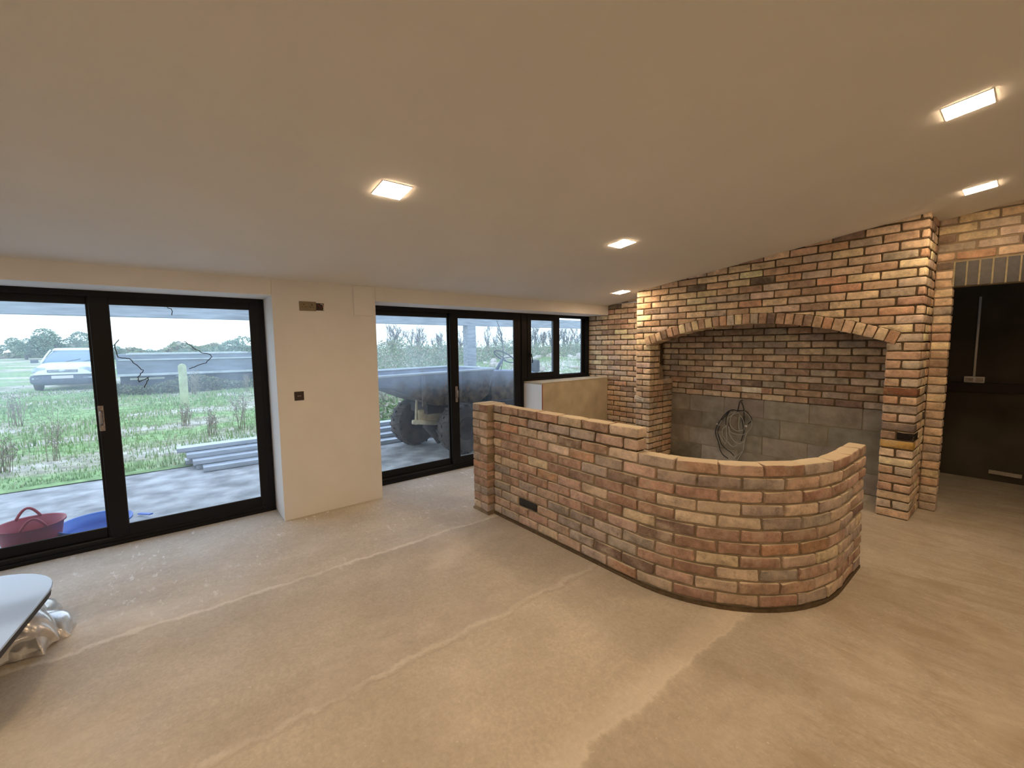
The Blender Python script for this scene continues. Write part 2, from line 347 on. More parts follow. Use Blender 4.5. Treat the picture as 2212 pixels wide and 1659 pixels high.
# window wall: piers, lintel band, low wall under the window
YD0 = -1.62   # left end of first opening
m = MB()
m.box(-.45, 0, YMIN, YD0, 0, ceil(0)+.02); m.box(-.45, 0, Y1, Y2, 0, ceil(0)+.02)
m.box(-.45, 0, YD0, Y1, ZH, ceil(0)+.02); m.box(-.45, 0, Y2, YA, ZH, ceil(0)+.02)
m.box(0, .012, 1.43, 1.62, 1.87, ceil(0))    # faint raised patch of plaster
wl = tag(obj('wall_left', m, M['plaster'], bevel=.004), kind='structure')
m = MB(); m.box(-.45, 0, YS, YA, 0, ZS); o = tag(obj('wall_front', m, M['render'], bevel=.004), kind='structure')
o.name = 'wall_left_low'
m = MB(); m.box(-.45, -.004, YS-.006, YS, 0, ZS-.015); obj('plasterboard_edge', m, M['plaster'], o)
m = MB(); m.box(-.006, .002, YS-.007, YS+.003, 0, ZS-.01); obj('corner_bead', m, mat('red_primer', (.30, .06, .04), .7), o)
m = MB(); m.box(-.45, .004, YS-.008, YA, ZS, ZS+.012); tag(obj('trim_1', m, M['render']), kind='structure')
sbox('wall_right', 'plaster', XMAX, XMAX+.15, YMIN, 7.1, 0, ceil(XMAX)+.2)
sbox('wall_rear', 'plaster', -.45, XMAX+.15, YMIN-.15, YMIN, 0, ceil(XMAX)+.2)

# ------------------------------------------------------------------ bricks
def template(nx, ny, nz):
    idx = {}; P = []; F = []
    def vid(i, j, k):
        if (i, j, k) not in idx: idx[(i, j, k)] = len(P); P.append((i, j, k))
        return idx[(i, j, k)]
    for i in range(nx-1):
        for j in range(ny-1):
            F.append([vid(i, j, 0), vid(i, j+1, 0), vid(i+1, j+1, 0), vid(i+1, j, 0)]); F.append([vid(i, j, nz-1), vid(i+1, j, nz-1), vid(i+1, j+1, nz-1), vid(i, j+1, nz-1)])
    for i in range(nx-1):
        for k in range(nz-1):
            F.append([vid(i, 0, k), vid(i+1, 0, k), vid(i+1, 0, k+1), vid(i, 0, k+1)]); F.append([vid(i, ny-1, k), vid(i, ny-1, k+1), vid(i+1, ny-1, k+1), vid(i+1, ny-1, k)])
    for j in range(ny-1):
        for k in range(nz-1):
            F.append([vid(0, j, k), vid(0, j, k+1), vid(0, j+1, k+1), vid(0, j+1, k)]); F.append([vid(nx-1, j, k), vid(nx-1, j+1, k), vid(nx-1, j+1, k+1), vid(nx-1, j, k+1)])
    return np.array(P), F
TP, TF = template(8, 6, 6)
def coords(h, r, n):
    base = [-h, -h+.35*r, -h+r]; k = n-6
    mids = [(-h+r)+(2*(h-r))*(i+1)/(k+1) for i in range(k)]
    return np.array(base+mids+[h-r, h-.35*r, h])
def brick_verts(L, D, H, rad=.008, amp=.0016):
    rad = min(rad*rng.uniform(.6, 1.5), H*.3, L*.3, D*.3)
    cs = [coords(L/2, rad, 8), coords(D/2, rad, 6), coords(H/2, rad, 6)]
    p = np.stack([cs[a][TP[:, a]] for a in range(3)], 1)
    core = np.clip(p, [-L/2+rad, -D/2+rad, -H/2+rad], [L/2-rad, D/2-rad, H/2-rad]); d = p-core; ln = np.linalg.norm(d, axis=1); k = np.where(ln > rad, rad/np.maximum(ln, 1e-9), 1)
    p = core + d*k[:, None]
    ph = rng.uniform(0, 6.28, (3, 3)); fr = rng.uniform(15, 45, (3, 3))
    nz = np.stack([np.sin(p@fr[a]+ph[a, 0])+.6*np.sin(p@(fr[(a+1) % 3]*2.3)+ph[a, 1]) for a in range(3)], 1)
    p = p + nz*amp*np.array([1, .9, .8]) + rng.normal(0, amp*.35, p.shape)
    return p
PAL = {
 'wall': [((.50, .37, .235), 3), ((.42, .285, .18), 3), ((.34, .215, .145), 2.6), ((.53, .42, .25), 2), ((.33, .27, .21), 1.6), ((.42, .24, .14), .7), ((.24, .16, .115), .9), ((.42, .33, .26), 1.5), ((.12, .09, .07), .25)],
 'low': [((.37, .245, .18), 3), ((.31, .185, .125), 3), ((.42, .31, .22), 2), ((.27, .15, .10), 2), ((.34, .27, .22), 2), ((.42, .32, .20), .5), ((.25, .20, .17), 1.2), ((.18, .115, .085), 1), ((.36, .19, .10), 1)],
 'hearth': None,
 'block': [((.245, .225, .185), 2), ((.27, .25, .21), 2), ((.22, .20, .165), 1)],
 'lintel': [((.055, .058, .06), 1), ((.07, .07, .068), 1)]}
PAL['hearth'] = PAL['wall']
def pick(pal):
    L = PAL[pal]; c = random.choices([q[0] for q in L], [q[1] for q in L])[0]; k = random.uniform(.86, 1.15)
    g_ = {'hearth': 1.25, 'wall': 1.6, 'low': 1.65, 'block': 1.25, 'lintel': 1.3}[pal]; mx_ = sum(c)/3  # hearth gain is lower: recess shade put into the wall brick colours
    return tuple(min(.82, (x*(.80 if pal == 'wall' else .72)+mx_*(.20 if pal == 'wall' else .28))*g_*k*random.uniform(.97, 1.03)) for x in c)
def put(mb, c, L, D, H, ang=0, col=(1, 1, 1), tilt=0, rad=.008, amp=.0016, clip=None):
    p = brick_verts(L, D, H, rad, amp)
    if tilt: ct, st = math.cos(tilt), math.sin(tilt); p = np.stack([p[:, 0]*ct+p[:, 2]*st, p[:, 1], -p[:, 0]*st+p[:, 2]*ct], 1)
    ca, sa = math.cos(ang), math.sin(ang)
    p = np.stack([p[:, 0]*ca-p[:, 1]*sa, p[:, 0]*sa+p[:, 1]*ca, p[:, 2]], 1) + np.array(c)
    if clip: p = clip(p)
    mb.add(p, TF, col, True)
OVR = {}
def run_x(mb, y, x0, x1, k, start, pal='wall', z0=0, depth=.1, face=-1, clip=None, jit=.003, skip=None, gauge=G, bl=BL, jt=JT, rad=.008, dl=None, dr=None):
    """one course of bricks whose faces lie at y; start = length of the first piece"""
    x = x0; first = True; zc = z0 + k*gauge + gauge/2 + .002
    while x < x1-.02:
        L = (start if first else bl); e = min(x+L, x1)
        if x1-e < .03 and e < x1: e = x1
        bb = e-x-(jt if e < x1 else jt*.2); 
        if not (skip and skip(x, e, zc)):
            D = depth
            if first and dl: D = dl
            if e >= x1-1e-6 and dr: D = dr
            col = OVR.get((round(y, 2), k, round((x+e)/2, 1))) or pick(pal)
            put(mb, (x+bb/2, y - face*D/2 + random.uniform(-jit, jit), zc+random.uniform(-.0015, .0015)), bb, D, gauge-jt, 0, col, clip=clip, rad=rad)
        x = e; first = False
def run_y(mb, x, y0, y1, k, start, pal='wall', z0=0, depth=.1, jit=.003, bl=BL, jt=JT):
    """faces at x looking +x"""
    y = y0; first = True; zc = z0+k*G+G/2+.002
    while y < y1-.02:
        L = start if first else bl; e = min(y+L, y1)
        if y1-e < .03 and e < y1: e = y1
        bb = e-y-jt
        if bb > .01: put(mb, (x-depth/2+random.uniform(-jit, jit), y+bb/2+jt/2, zc), bb, depth, G-jt, PI/2, pick(pal))
        y = e; first = False

RI = (1.172**2+.212**2)/(2*.212); XA = (XO1+XO2)/2; ZA = 1.556+.212-RI; RE = RI+.112
def zin(x): return ZA+math.sqrt(RI*RI-(x-XA)**2)
def zex(x): return ZA+math.sqrt(RE*RE-(x-XA)**2)
AH = math.asin(1.172/RI)

# -- back wall, part beside the window
def brick_struct(name, bm_, mm, mort, bmat='brick', mlab='mortar'):
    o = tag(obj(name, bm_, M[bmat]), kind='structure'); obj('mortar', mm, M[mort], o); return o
b = MB()
for k in range(30):
    z = k*G
    if z > ceil(XL): break
    run_x(b, YA, -.40, XL+.05, k, .16 if k % 2 else .28)
mm = MB(); mm.box(-.45, XL+.05, YA+.010, YC+.1, 0, ceil(-.4))
brick_struct('wall_back_left', b, mm, 'mortar_dark')

# -- chimney breast front
OVR[(round(YB, 2), 9, 3.5)] = (.02, .018, .016)
OVR[(round(YB, 2), 8, 3.5)] = (.55, .36, .12)
OVR[(round(YB, 2), 14, 3.5)] = (.26, .125, .075)
OVR[(round(YB, 2), 10, 3.5)] = (.25, .20, .18)
b = MB()
def aclip(p):
    q = p.copy(); ze = np.array([zex(min(max(x, XA-1.21), XA+1.21)) for x in p[:, 0]])-.02
    ins = np.abs(p[:, 0]-XA) < 1.215
    top = p[:, 2].max(); q[:, 2] = np.where(ins, np.minimum(np.maximum(p[:, 2], ze), top), p[:, 2]); return q
HB = (XR-XO2)/2
for k in range(40):
    zt = k*G
    if zt+.01 > ceil(XR): break
    if k < 20:
        for a0, a1 in ((XL, XO1), (XO2, XR)):
            w_ = a1-a0
            if k % 2 == 0: run_x(b, YB, a0, a1, k, w_, depth=.104)
            else: run_x(b, YB, a0, a1, k, w_/2, bl=w_, depth=.2)
    else:
        def sk(x, e, z):
            xs = [x+(e-x)*i/8 for i in range(9)]; return all(abs(q-XA) < 1.21 and z+G/2 < zex(q)-.012 for q in xs)
        xe = XR; xs = XL; lim = max(XL, (zt-ZC)/SL+.0)
        st = .113 if k % 2 else .2265
        # start so that the right end finishes on a header every other course
        n = 0
        run_x(b, YB, XL, XR, k, st, clip=aclip, depth=.104, skip=lambda x, e, z: sk(x, e, z) or ceil(e) < zt+.005)
# left reveal of the hearth opening (looks +x)
for k in range(20):
    z = k*G
    if z < 1.03: run_y(b, XO1, YB+(.105 if k % 2 == 0 else .20), YC, k, .13 if k % 2 else .225)
    else: run_y(b, XO1, YB+(.105 if k % 2 == 0 else .20), YB+.235, k, .13)
# right return of the breast
for k in range(40):
    if k*G > ceil(XR): break
    run_y(b, XR, YB+(.105 if k % 2 == 0 else .20), YE+.02, k, .225 if k % 2 == 0 else .13)
mm = MB()
mm.box(XL+.01, XO1-.01, YB+.01, YB+.225, 0, 1.59); mm.box(XL+.01, XO1-.01, YB+.225, YC, 0, 1.03)
mm.box(XO2+.01, XR-.01, YB+.01, YC, 0, 1.59)
N_ = 24; xs = [XL+.01]+[XA-1.19+2.38*i/N_ for i in range(N_+1)]+[XR-.01]
for i in range(len(xs)-1):
    x0, x1 = xs[i], xs[i+1]; l0 = (zin(x0)+.02) if abs(x0-XA) < 1.2 else 1.56; l1 = (zin(x1)+.02) if abs(x1-XA) < 1.2 else 1.56
    if i == 0 or i == len(xs)-2: l0 = l1 = 1.56
    y0, y1 = YB+.01, YB+.225
    mm.hexa([(x0, y0, l0), (x1, y0, l1), (x1, y1, l1), (x0, y1, l0)], [(x0, y0, ceil(x0)+.01), (x1, y0, ceil(x1)+.01), (x1, y1, ceil(x1)+.01), (x0, y1, ceil(x0)+.01)])
mm.box(XR-.2, XR-.01, YB+.2, YC, 1.5, ceil(XR-.2))
cb = brick_struct('wall_back_chimney_breast', b, mm, 'mortar_dark')
# arch of brick-on-edge voussoirs
b = MB(); NV = 31; A0 = AH+.018
for i in range(NV):
    t = -A0+2*A0*(i+.5)/NV; Rm = (RI+RE)/2
    wv = 2*A0*Rm/NV-.011
    put(b, (XA+Rm*math.sin(t), YB-.016+.108, ZA+Rm*math.cos(t)), wv, .216, RE-RI-.004, 0, pick('wall') if i != 13 else (.62, .55, .48), tilt=t)
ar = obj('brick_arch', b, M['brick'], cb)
mm = MB()
for i in range(NV):
    t0 = -A0+2*A0*i/NV; t1 = -A0+2*A0*(i+1)/NV; y0, y1 = YB-.004, YB+.19; r0, r1 = RI+.006, RE+.002
    q = lambda r, t, y: (XA+r*math.sin(t), y, ZA+r*math.cos(t))
    mm.hexa([q(r0, t0, y0), q(r0, t1, y0), q(r0, t1, y1), q(r0, t0, y1)], [q(r1, t0, y0), q(r1, t1, y0), q(r1, t1, y1), q(r1, t0, y1)])
obj('arch_mortar', mm, M['mortar_dark'], ar)

sm_ = MB(); put(sm_, (.865, YB-.008, .838), .135, .022, .045, 0, (1, 1, 1), tilt=.18, rad=.016, amp=.006); obj('mortar_smear', sm_, M['smear'], cb, 'pale smear of mortar')
# -- back of the hearth: bricks above bare blocks
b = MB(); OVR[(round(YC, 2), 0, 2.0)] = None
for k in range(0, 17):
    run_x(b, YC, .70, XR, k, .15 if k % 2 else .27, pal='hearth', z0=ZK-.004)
PAL['wall_pale'] = [((.85, .80, .68), 1)]
wb = MB(); put(wb, (2.045, YC+.045, ZK-.004+1.5*G+.002), .225, .1, G-JT, 0, (.85, .80, .68))
mm = MB(); mm.box(.65, XR, YC+.012, YC+.12, 0, 2.3)
hb = brick_struct('wall_back_hearth', b, mm, 'mortar_dark')
obj('pale_brick', wb, M['brick'], hb, 'cream white brick')
b = MB(); HB_ = ZK/4
for k in range(4):
    run_x(b, YC-.004, XO1-.02, XO2+.05, k, .28 if k % 2 else .46, pal='block', gauge=HB_, bl=.462, jt=.009, rad=.003, jit=.001)
bl_ = obj('concrete_blockwork', b, M['block'], hb)
mm = MB(); mm.box(XO1-.02, XO2+.05, YC+.001, YC+.05, 0, ZK-.012); obj('block_mortar', mm, mat('block_mortar', (.27, .24, .17), .95, noise=.2, nscale=12), bl_)
# slanting offcut of board in the gap behind the left jamb
m = MB(); m.prism([(YB+.235, 1.03), (YB+.375, 1.03), (YB+.30, 1.27), (YB+.235, 1.30)], 'x', XO1-.05, XO1-.012); obj('mortar_infill', m, M['mortar_lime'], cb)

# -- doorway wall and dark lintel
b = MB()
for k in range(40):
    z = k*G
    if z > ceil(4.8): break
    if z < ZL-.03: run_x(b, YE, XR+.004, XD, k, .13, depth=.1, jit=.004)
    elif z < ZL+.19: run_x(b, YE, XR+.004, XD-.012, k, .13)
    else: run_x(b, YE, XR+.004, 5.6, k, .12 if k % 2 else .24, skip=lambda x, e, zc: ceil(e) < zc-G/2)
mm = MB(); mm.box(XR, XD-.01, YE+.010, YE+.11, 0, ZL+.01)
x0, x1 = XR, 5.6; mm.hexa([(x0, YE+.010, ZL), (x1, YE+.010, ZL), (x1, YE+.11, ZL), (x0, YE+.11, ZL)], [(x0, YE+.01, ceil(x0)), (x1, YE+.01, ceil(x1)), (x1, YE+.11, ceil(x1)), (x0, YE+.11, ceil(x0))])
dw = brick_struct('wall_back_right', b, mm, 'mortar_lime')
b = MB(); x = XD-.002; 
while x < 5.4:
    put(b, (x+.034, YE+.05, (ZL+ZL+.212)/2), .064, .108, .206, 0, pick('lintel'), rad=.002, amp=.0004); x += .0745
lt = obj('soldier_lintel', b, M['lintel'], dw, 'dark blue-grey brick lintel')
mm = MB(); mm.box(XD-.012, 5.4, YE+.0, YE+.1, ZL+.004, ZL+.216); obj('lintel_mortar', mm, M['mortar_pale'], lt)
sbox('wall_back_far', 'plaster', 5.3, XMAX, YE, YE+.11, 0, ceil(5.3))
m = MB(); m.box(5.2, 5.3, YE, YE+.11, 0, ZL); tag(obj('trim_2', m, M['plaster']), kind='structure')

# -- unlit room beyond the doorway
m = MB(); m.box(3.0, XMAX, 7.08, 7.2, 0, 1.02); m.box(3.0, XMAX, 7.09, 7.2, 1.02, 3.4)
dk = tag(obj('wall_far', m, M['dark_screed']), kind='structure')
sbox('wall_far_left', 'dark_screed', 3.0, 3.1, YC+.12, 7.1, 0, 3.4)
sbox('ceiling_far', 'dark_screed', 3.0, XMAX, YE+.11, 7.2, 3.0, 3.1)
m = MB(); m.box(3.1, XMAX, 7.03, 7.09, .99, 1.09); tag(obj('dark_wooden_rail', m, M['dark_rail']), 'dark reddish rail along the far wall of the unlit room', 'rail')
t = thing('conduit_socket', (3.77, 7.085, 1.09), 'white surface socket with conduit on the dark wall past the doorway', 'socket')
m = MB(); m.box(3.69, 3.85, 7.05, 7.09, 1.09, 1.16); obj('socket_box', m, M['white_plastic'], t, bevel=.004)
m = MB(); m.tube([(3.765, 7.075, 1.16), (3.765, 7.075, 1.5), (3.765, 7.075, 2.05)], .011, 8); obj('conduit', m, M['white_plastic'], t)
m = MB(); m.box(3.70, 3.76, 7.045, 7.05, 1.105, 1.145); m.box(3.78, 3.84, 7.045, 7.05, 1.105, 1.145); obj('switch', m, M['handle'], t)
m = MB(); m.obox((4.06, 7.06, .10), (.24, .02, .04), (0, .03, 0)); tag(obj('skirting_offcut', m, mat('pale_wood', (.40, .36, .29), .8, noise=.2, nscale=20)), 'pale strip of wood low on the dark wall past the doorway', 'offcut')

# ------------------------------------------------------------------ low curved brick wall
LW = thing('low_brick_wall', (2.3, 2.7, 0), 'low reclaimed-brick partition that curves round in front of the arched hearth', 'low wall')
CX_, CY_, RR = 2.60, 3.19, .905; PY = 2.285; XS = 1.087; SB = .02
L1 = CX_-XS; L2 = RR*PI/2; YEND = 3.64; LT = L1+L2+(YEND-CY_)
def path(s_):
    if s_ < L1: return (XS+s_, PY, 0)
    if s_ < L1+L2:
        a = (s_-L1)/RR; return (CX_+RR*math.sin(a), CY_-RR*math.cos(a), a)
    return (CX_+RR, CY_+(s_-L1-L2), PI/2)
b = MB(); top = MB(); blk = MB()
for k in range(13):
    end = LT if k < 11 else 2.637-XS
    s0 = 0; first = True
    while s0 < end-.02:
        L = (.115 if k % 2 == 0 else BL) if first else BL
        s1 = min(s0+L, end)
        if end-s1 < .075: s1 = end
        p0, p1 = path(s0), path(s1-JT); ang = math.atan2(p1[1]-p0[1], p1[0]-p0[0]); ln = math.hypot(p1[0]-p0[0], p1[1]-p0[1])
        mx, my = (p0[0]+p1[0])/2, (p0[1]+p1[1])/2; nx, ny = -math.sin(ang), math.cos(ang); jj = random.uniform(-.003, .003)
        col = pick('low')
        tgt = top if k > 10 else b
        if k == 2 and abs(mx-1.6) < .12 and not blk.v: tgt = blk; col = (1, 1, 1)
        put(tgt, (mx+nx*(.05+jj), my+ny*(.05+jj), SB+k*G+G/2+.003), ln, .102, G-JT, ang, col, rad=.009, amp=.002)
        s0 = s1; first = False
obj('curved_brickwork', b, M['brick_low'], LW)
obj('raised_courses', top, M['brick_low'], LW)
obj('black_brick', blk, M['black_brick'], LW, 'black brick')
def strip(mb, s0, s1, o0, o1, z0, z1, n=40):
    P = []
    for i in range(n+1):
        s_ = s0+(s1-s0)*i/n; x, y, a = path(s_); nx, ny = -math.sin(a), math.cos(a); P.append(((x+nx*o0, y+ny*o0), (x+nx*o1, y+ny*o1)))
    V = []; F = []
    for (p, q) in P: V += [(*p, z0), (*q, z0), (*q, z1), (*p, z1)]
    for i in range(n):
        a = i*4; c = a+4
        for j in range(4): F.append((a+j, a+(j+1) % 4, c+(j+1) % 4, c+j))
    F += [(3, 2, 1, 0), (4*n, 4*n+1, 4*n+2, 4*n+3)]; mb.add(V, F)
mm = MB(); strip(mm, 0, L1-.1, .010, .094, 0, SB+11*G-.012, 6); strip(mm, L1-.1, LT-.004, .0145, .09, 0, SB+11*G-.012); obj('flush_mortar', mm, M['mortar_lime'], LW)
mm = MB(); strip(mm, 0, 2.637-XS-.03, .012, .09, SB+11*G-.012, SB+13*G-.012, 8); obj('raked_mortar', mm, M['mortar_dark'], LW)
mm = MB(); strip(mm, -.0, LT, -.004, .106, 0, SB); obj('base_strip', mm, M['mortar_dark'], LW)
# pillar at the free end
b = MB(); px0, px1, py0, py1 = .848, 1.076, 2.214, 2.445
for k in range(13):
    zc = SB+k*G+G/2+.003; H = G-JT; w_ = px1-px0; d_ = py1-py0
    if k % 2:
        put(b, ((px0+px1)/2, py0+d_/4, zc), w_, d_/2-JT/2, H, 0, pick('low'), amp=.002); put(b, ((px0+px1)/2, py1-d_/4, zc), w_, d_/2-JT/2, H, 0, pick('low'), amp=.002)
    else:
        put(b, (px0+w_/4, (py0+py1)/2, zc), w_/2-JT/2, d_, H, 0, pick('low'), amp=.002); put(b, (px1-w_/4, (py0+py1)/2, zc), w_/2-JT/2, d_, H, 0, pick('low'), amp=.002)
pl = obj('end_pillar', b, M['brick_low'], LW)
mm = MB(); mm.box(px0+.006, px1-.004, py0+.006, py1-.006, 0, SB+11*G); mm.box(px0+.012, px1+.012, py0+.012, py1-.012, SB+11*G, SB+13*G-.012); mm.box(px0-.004, px1+.01, py0-.004, py1, 0, SB)
obj('pillar_mortar', mm, M['mortar_lime'], pl)

# ------------------------------------------------------------------ doors and window
FX0, FX1 = -.445, -R_
def fbox(mb, y0, y1, z0, z1, x0=FX0, x1=FX1): mb.box(x0, x1, y0, y1, z0, z1)
def ring(mb, y0, y1, z0, z1, l, r, b0, t0, x0=FX0, x1=FX1):
    fbox(mb, y0, y0+l, z0, z1, x0, x1); fbox(mb, y1-r, y1, z0, z1, x0, x1); fbox(mb, y0+l, y1-r, z0, z0+b0, x0, x1); fbox(mb, y0+l, y1-r, z1-t0, z1, x0, x1)
def leaf(name, root, y0, y1, z0, z1, st, bt, tp, x0, x1, gm='glass', lab=None):
    m = MB(); ring(m, y0, y1, z0, z1, st[0], st[1], bt, tp, x0, x1); p = obj(name, m, M['frame'], root, bevel=.004)
    g = MB(); xm = (x0+x1)/2; g.box(xm-.004, xm+.004, y0+st[0]-.008, y1-st[1]+.008, z0+bt-.008, z1-tp+.008); obj('glass_pane', g, M[gm], p)
    m = MB(); a, c = y0+st[0], y1-st[1]; q0, q1 = z0+bt, z1-tp; d = .006
    ring(m, a-.002, c+.002, q0-.002, q1+.002, d, d, d, d, xm+.004, xm+.014); obj('glazing_gasket', m, M['gasket'], p)
    return p
def pull(parent, y, z0, z1, x):
    m = MB(); m.box(x, x+.010, y-.017, y+.017, z0, z1); h = obj('handle', m, M['handle'], parent, 'worn grey handle', bevel=.006)
    m = MB(); m.tube([(x+.01, y, z0+.05), (x+.03, y, z0+.07), (x+.03, y, z1-.06), (x+.01, y, z1-.04)], .009, 8); obj('lever', m, M['handle'], h)
def slider(n, ya, yb, pan, handle_y, hz):
    d = thing('door_%d' % n, (-.41, (ya+yb)/2, 0)); tag(d, kind='structure')
    m = MB(); ring(m, ya, yb, 0, ZH, .05, .05, .055, .045); m.box(FX0+.0, FX1+.012, ya, yb, 0, .03)
    f = obj('outer_frame', m, M['frame'], d, bevel=.003)
    m = MB(); m.box(-.40, -.389, ya+.05, yb-.05, .055, .068); m.box(-.43, -.42, ya+.05, yb-.05, .055, .068); obj('sliding_track', m, M['gasket'], f)
    ym = pan
    l = leaf('sliding_panel', d, ya+.03, ym+.045, .06, ZH-.035, (.10, .095), .085, .065, -.445, -.415)
    r = leaf('fixed_panel', d, ym-.035, yb-.03, .06, ZH-.035, (.113, .085), .09, .065, -.411, -.383)
    pull(r, handle_y, hz, hz+.2, -.383)
    return d, l, r
d1, l1, r1 = slider(1, -1.55, .728, -.405, -.425, .93)
# dark dribble marks on the first door's right pane
def trail(pts, r=.0032):
    m = MB(); q = []
    for i in range(len(pts)-1):
        for j in range(5):
            t = j/5; q.append((-.3925, pts[i][0]*(1-t)+pts[i+1][0]*t+random.uniform(-.004, .004), pts[i][1]*(1-t)+pts[i+1][1]*t+random.uniform(-.004, .004)))
    m.tube(q, r, 5); return m
def px2(u, v, x=-.3925):
    r = fwd+rt*((u-1106)/914.94)+up*((829.5-v)/914.94); t = (x-CAM[0])/r.x; p = Vector(CAM)+r*t; return (p.y, p.z)
for pts in ([(257, 733), (247, 745), (255, 772), (280, 775), (302, 795), (309, 800), (298, 816), (300, 826), (322, 815), (316, 826), (312, 840)],
            [(397, 737), (413, 748), (432, 760), (452, 765), (458, 770), (445, 783), (420, 793), (405, 799)], [(355, 662), (370, 667), (373, 684)]):
    obj('dribble_mark', trail([px2(*p) for p in pts]), M['black_cable'], r1)
d2, l2, r2 = slider(2, Y2+.005, 3.865, 2.76, 2.80, .86)

W1 = thing('window_1', (-.41, 4.6, ZS)); tag(W1, kind='structure')
m = MB(); ring(m, 3.865, YA, ZS+.012, ZH, .13, .09, .06, .04); fbox(m, 4.53, 4.64, ZS+.06, ZH-.03); m.box(FX0, FX1+.02, 3.97, YA, ZS+.008, ZS+.03)
fbox(m, 3.865, 3.93, 0, ZS+.03); m.box(FX0-.01, FX1+.012, 3.875, 3.895, 0, ZH)
wf = obj('window_frame', m, M['frame'], W1, bevel=.003)
cs = leaf('casement_sash', W1, 3.99, 4.56, ZS+.055, ZH-.03, (.062, .055), .066, .06, -.40, -.372, 'glass_clear')
m = MB(); z = 1.39; m.box(-.372, -.360, 4.01, 4.035, z, z+.07); h = obj('handle', m, M['frame'], cs, bevel=.003)
m = MB(); m.tube([(-.36, 4.022, z+.055), (-.335, 4.022, z+.05), (-.328, 4.034, z+.0), (-.326, 4.040, z-.05), (-.328, 4.036, z-.075)], .0075, 8); obj('lever', m, M['frame'], h)
lf = leaf('fixed_sash', W1, 4.62, 5.25, ZS+.055, ZH-.01, (.02, .075), .02, .03, -.44, -.412, 'glass_clear')

# ------------------------------------------------------------------ sockets
t = thing('double_socket', (.01, 1.02, 1.895), 'bronze double socket high on the white pier, its backbox showing', 'socket')
m = MB(); m.box(0, .007, .948, 1.090, 1.895, 1.978); obj('faceplate', m, M['brass'], t, bevel=.003)
for yy in (.985, 1.053):
    m = MB(); m.box(.006, .0082, yy-.004, yy+.004, 1.943, 1.955); m.box(.006, .0082, yy-.016, yy-.007, 1.926, 1.932); m.box(.006, .0082, yy+.007, yy+.016, 1.926, 1.932); obj('pin_holes', m, M['black_plastic'], t)
m = MB(); m.box(.007, .011, 1.004, 1.014, 1.955, 1.968); m.box(.007, .011, 1.024, 1.034, 1.955, 1.968); obj('rocker_switch', m, M['brass'], t)
m = MB(); m.box(.0005, .003, 1.088, 1.158, 1.902, 1.968); bb = obj('backbox', m, M['dark_plate'], t)
m = MB(); m.tube([(.004, 1.10, 1.955), (.012, 1.115, 1.94), (.004, 1.13, 1.915), (.01, 1.14, 1.93), (.012, 1.150, 1.95)], .004, 6); obj('loose_wires', m, mat('red_wire', (.22, .05, .04), .6), bb)
m = MB(); m.tube([(.004, 1.128, 1.96), (.014, 1.145, 1.955), (.006, 1.155, 1.93), (.012, 1.150, 1.905)], .004, 6); obj('loose_wires', m, M['white_plastic'], bb)
t = thing('wall_outlet', (.01, .906, 1.088), 'small square dark outlet plate lower on the white pier', 'outlet')
m = MB(); m.box(0, .008, .867, .946, 1.088, 1.168); obj('faceplate', m, M['dark_plate'], t, bevel=.003)
m = MB(); m.box(.007, .0095, .892, .904, 1.124, 1.132); m.box(.007, .0095, .909, .921, 1.124, 1.132); obj('port', m, M['handle'], t)

# ------------------------------------------------------------------ ceiling lights
ang_c = -math.atan(SL)
def downlight(x, y, label):
    t = thing('square_downlight', (x, y, ceil(x)), label, 'ceiling light', 'square downlights in the sloping ceiling'); t.rotation_euler = (0, ang_c, 0); return t
def part_local(name, mb, mt, parent):
    me = mesh_of(mb, name, (0, 0, 0)); me.materials.append(mt); o = bpy.data.objects.new(name, me); C.objects.link(o); o.parent = parent; return o
lab = ['square warm downlight nearest the window wall pier, left of the other four', 'square downlight over the raised end of the low brick wall', 'square downlight beside the top left corner of the chimney breast',
       'square downlight just above the doorway, right of the chimney breast', 'brightest square downlight at the upper right of the ceiling']
pos = [(1.935, 1.0), (1.94, 3.02), (.71, 4.68), (3.86, 4.585), (3.91, 2.975)]
exl = ['downlight just outside the top of the picture, nearest above the camera', 'downlight left of the camera near the first door', 'downlight behind the camera over the middle of the room', 'downlight far right of the camera, level with the low wall', 'downlight far right of the camera, level with it', 'downlight far right, behind the camera', 'rearmost downlight, by the wall behind the camera']
extra = [(3.9, .95), (1.93, -1.0), (3.9, -1.1), (6.0, 3.0), (6.0, .9), (6.0, -1.1), (3.0, -2.9)]
proto = None
for i, (x, y) in enumerate(pos+extra):
    L_ = lab[i] if i < 5 else exl[i-5]
    if proto is None:
        proto = downlight(x, y, L_)
        m = MB(); s_ = .079; m.box(-s_, s_, -s_, s_, -.005, 0.0); part_local('diffuser', m, M['lamp'], proto)
        m = MB(); o_ = .082
        for q in ((-o_, o_, -o_, -s_), (-o_, o_, s_, o_), (-o_, -s_, -s_, s_), (s_, o_, -s_, s_)): m.box(q[0], q[1], q[2], q[3], -.003, 0)
        part_local('trim_frame', m, M['white_plastic'], proto)
    else:
        t = copy_tree(proto); t.location = (x, y, ceil(x)); t['label'] = L_

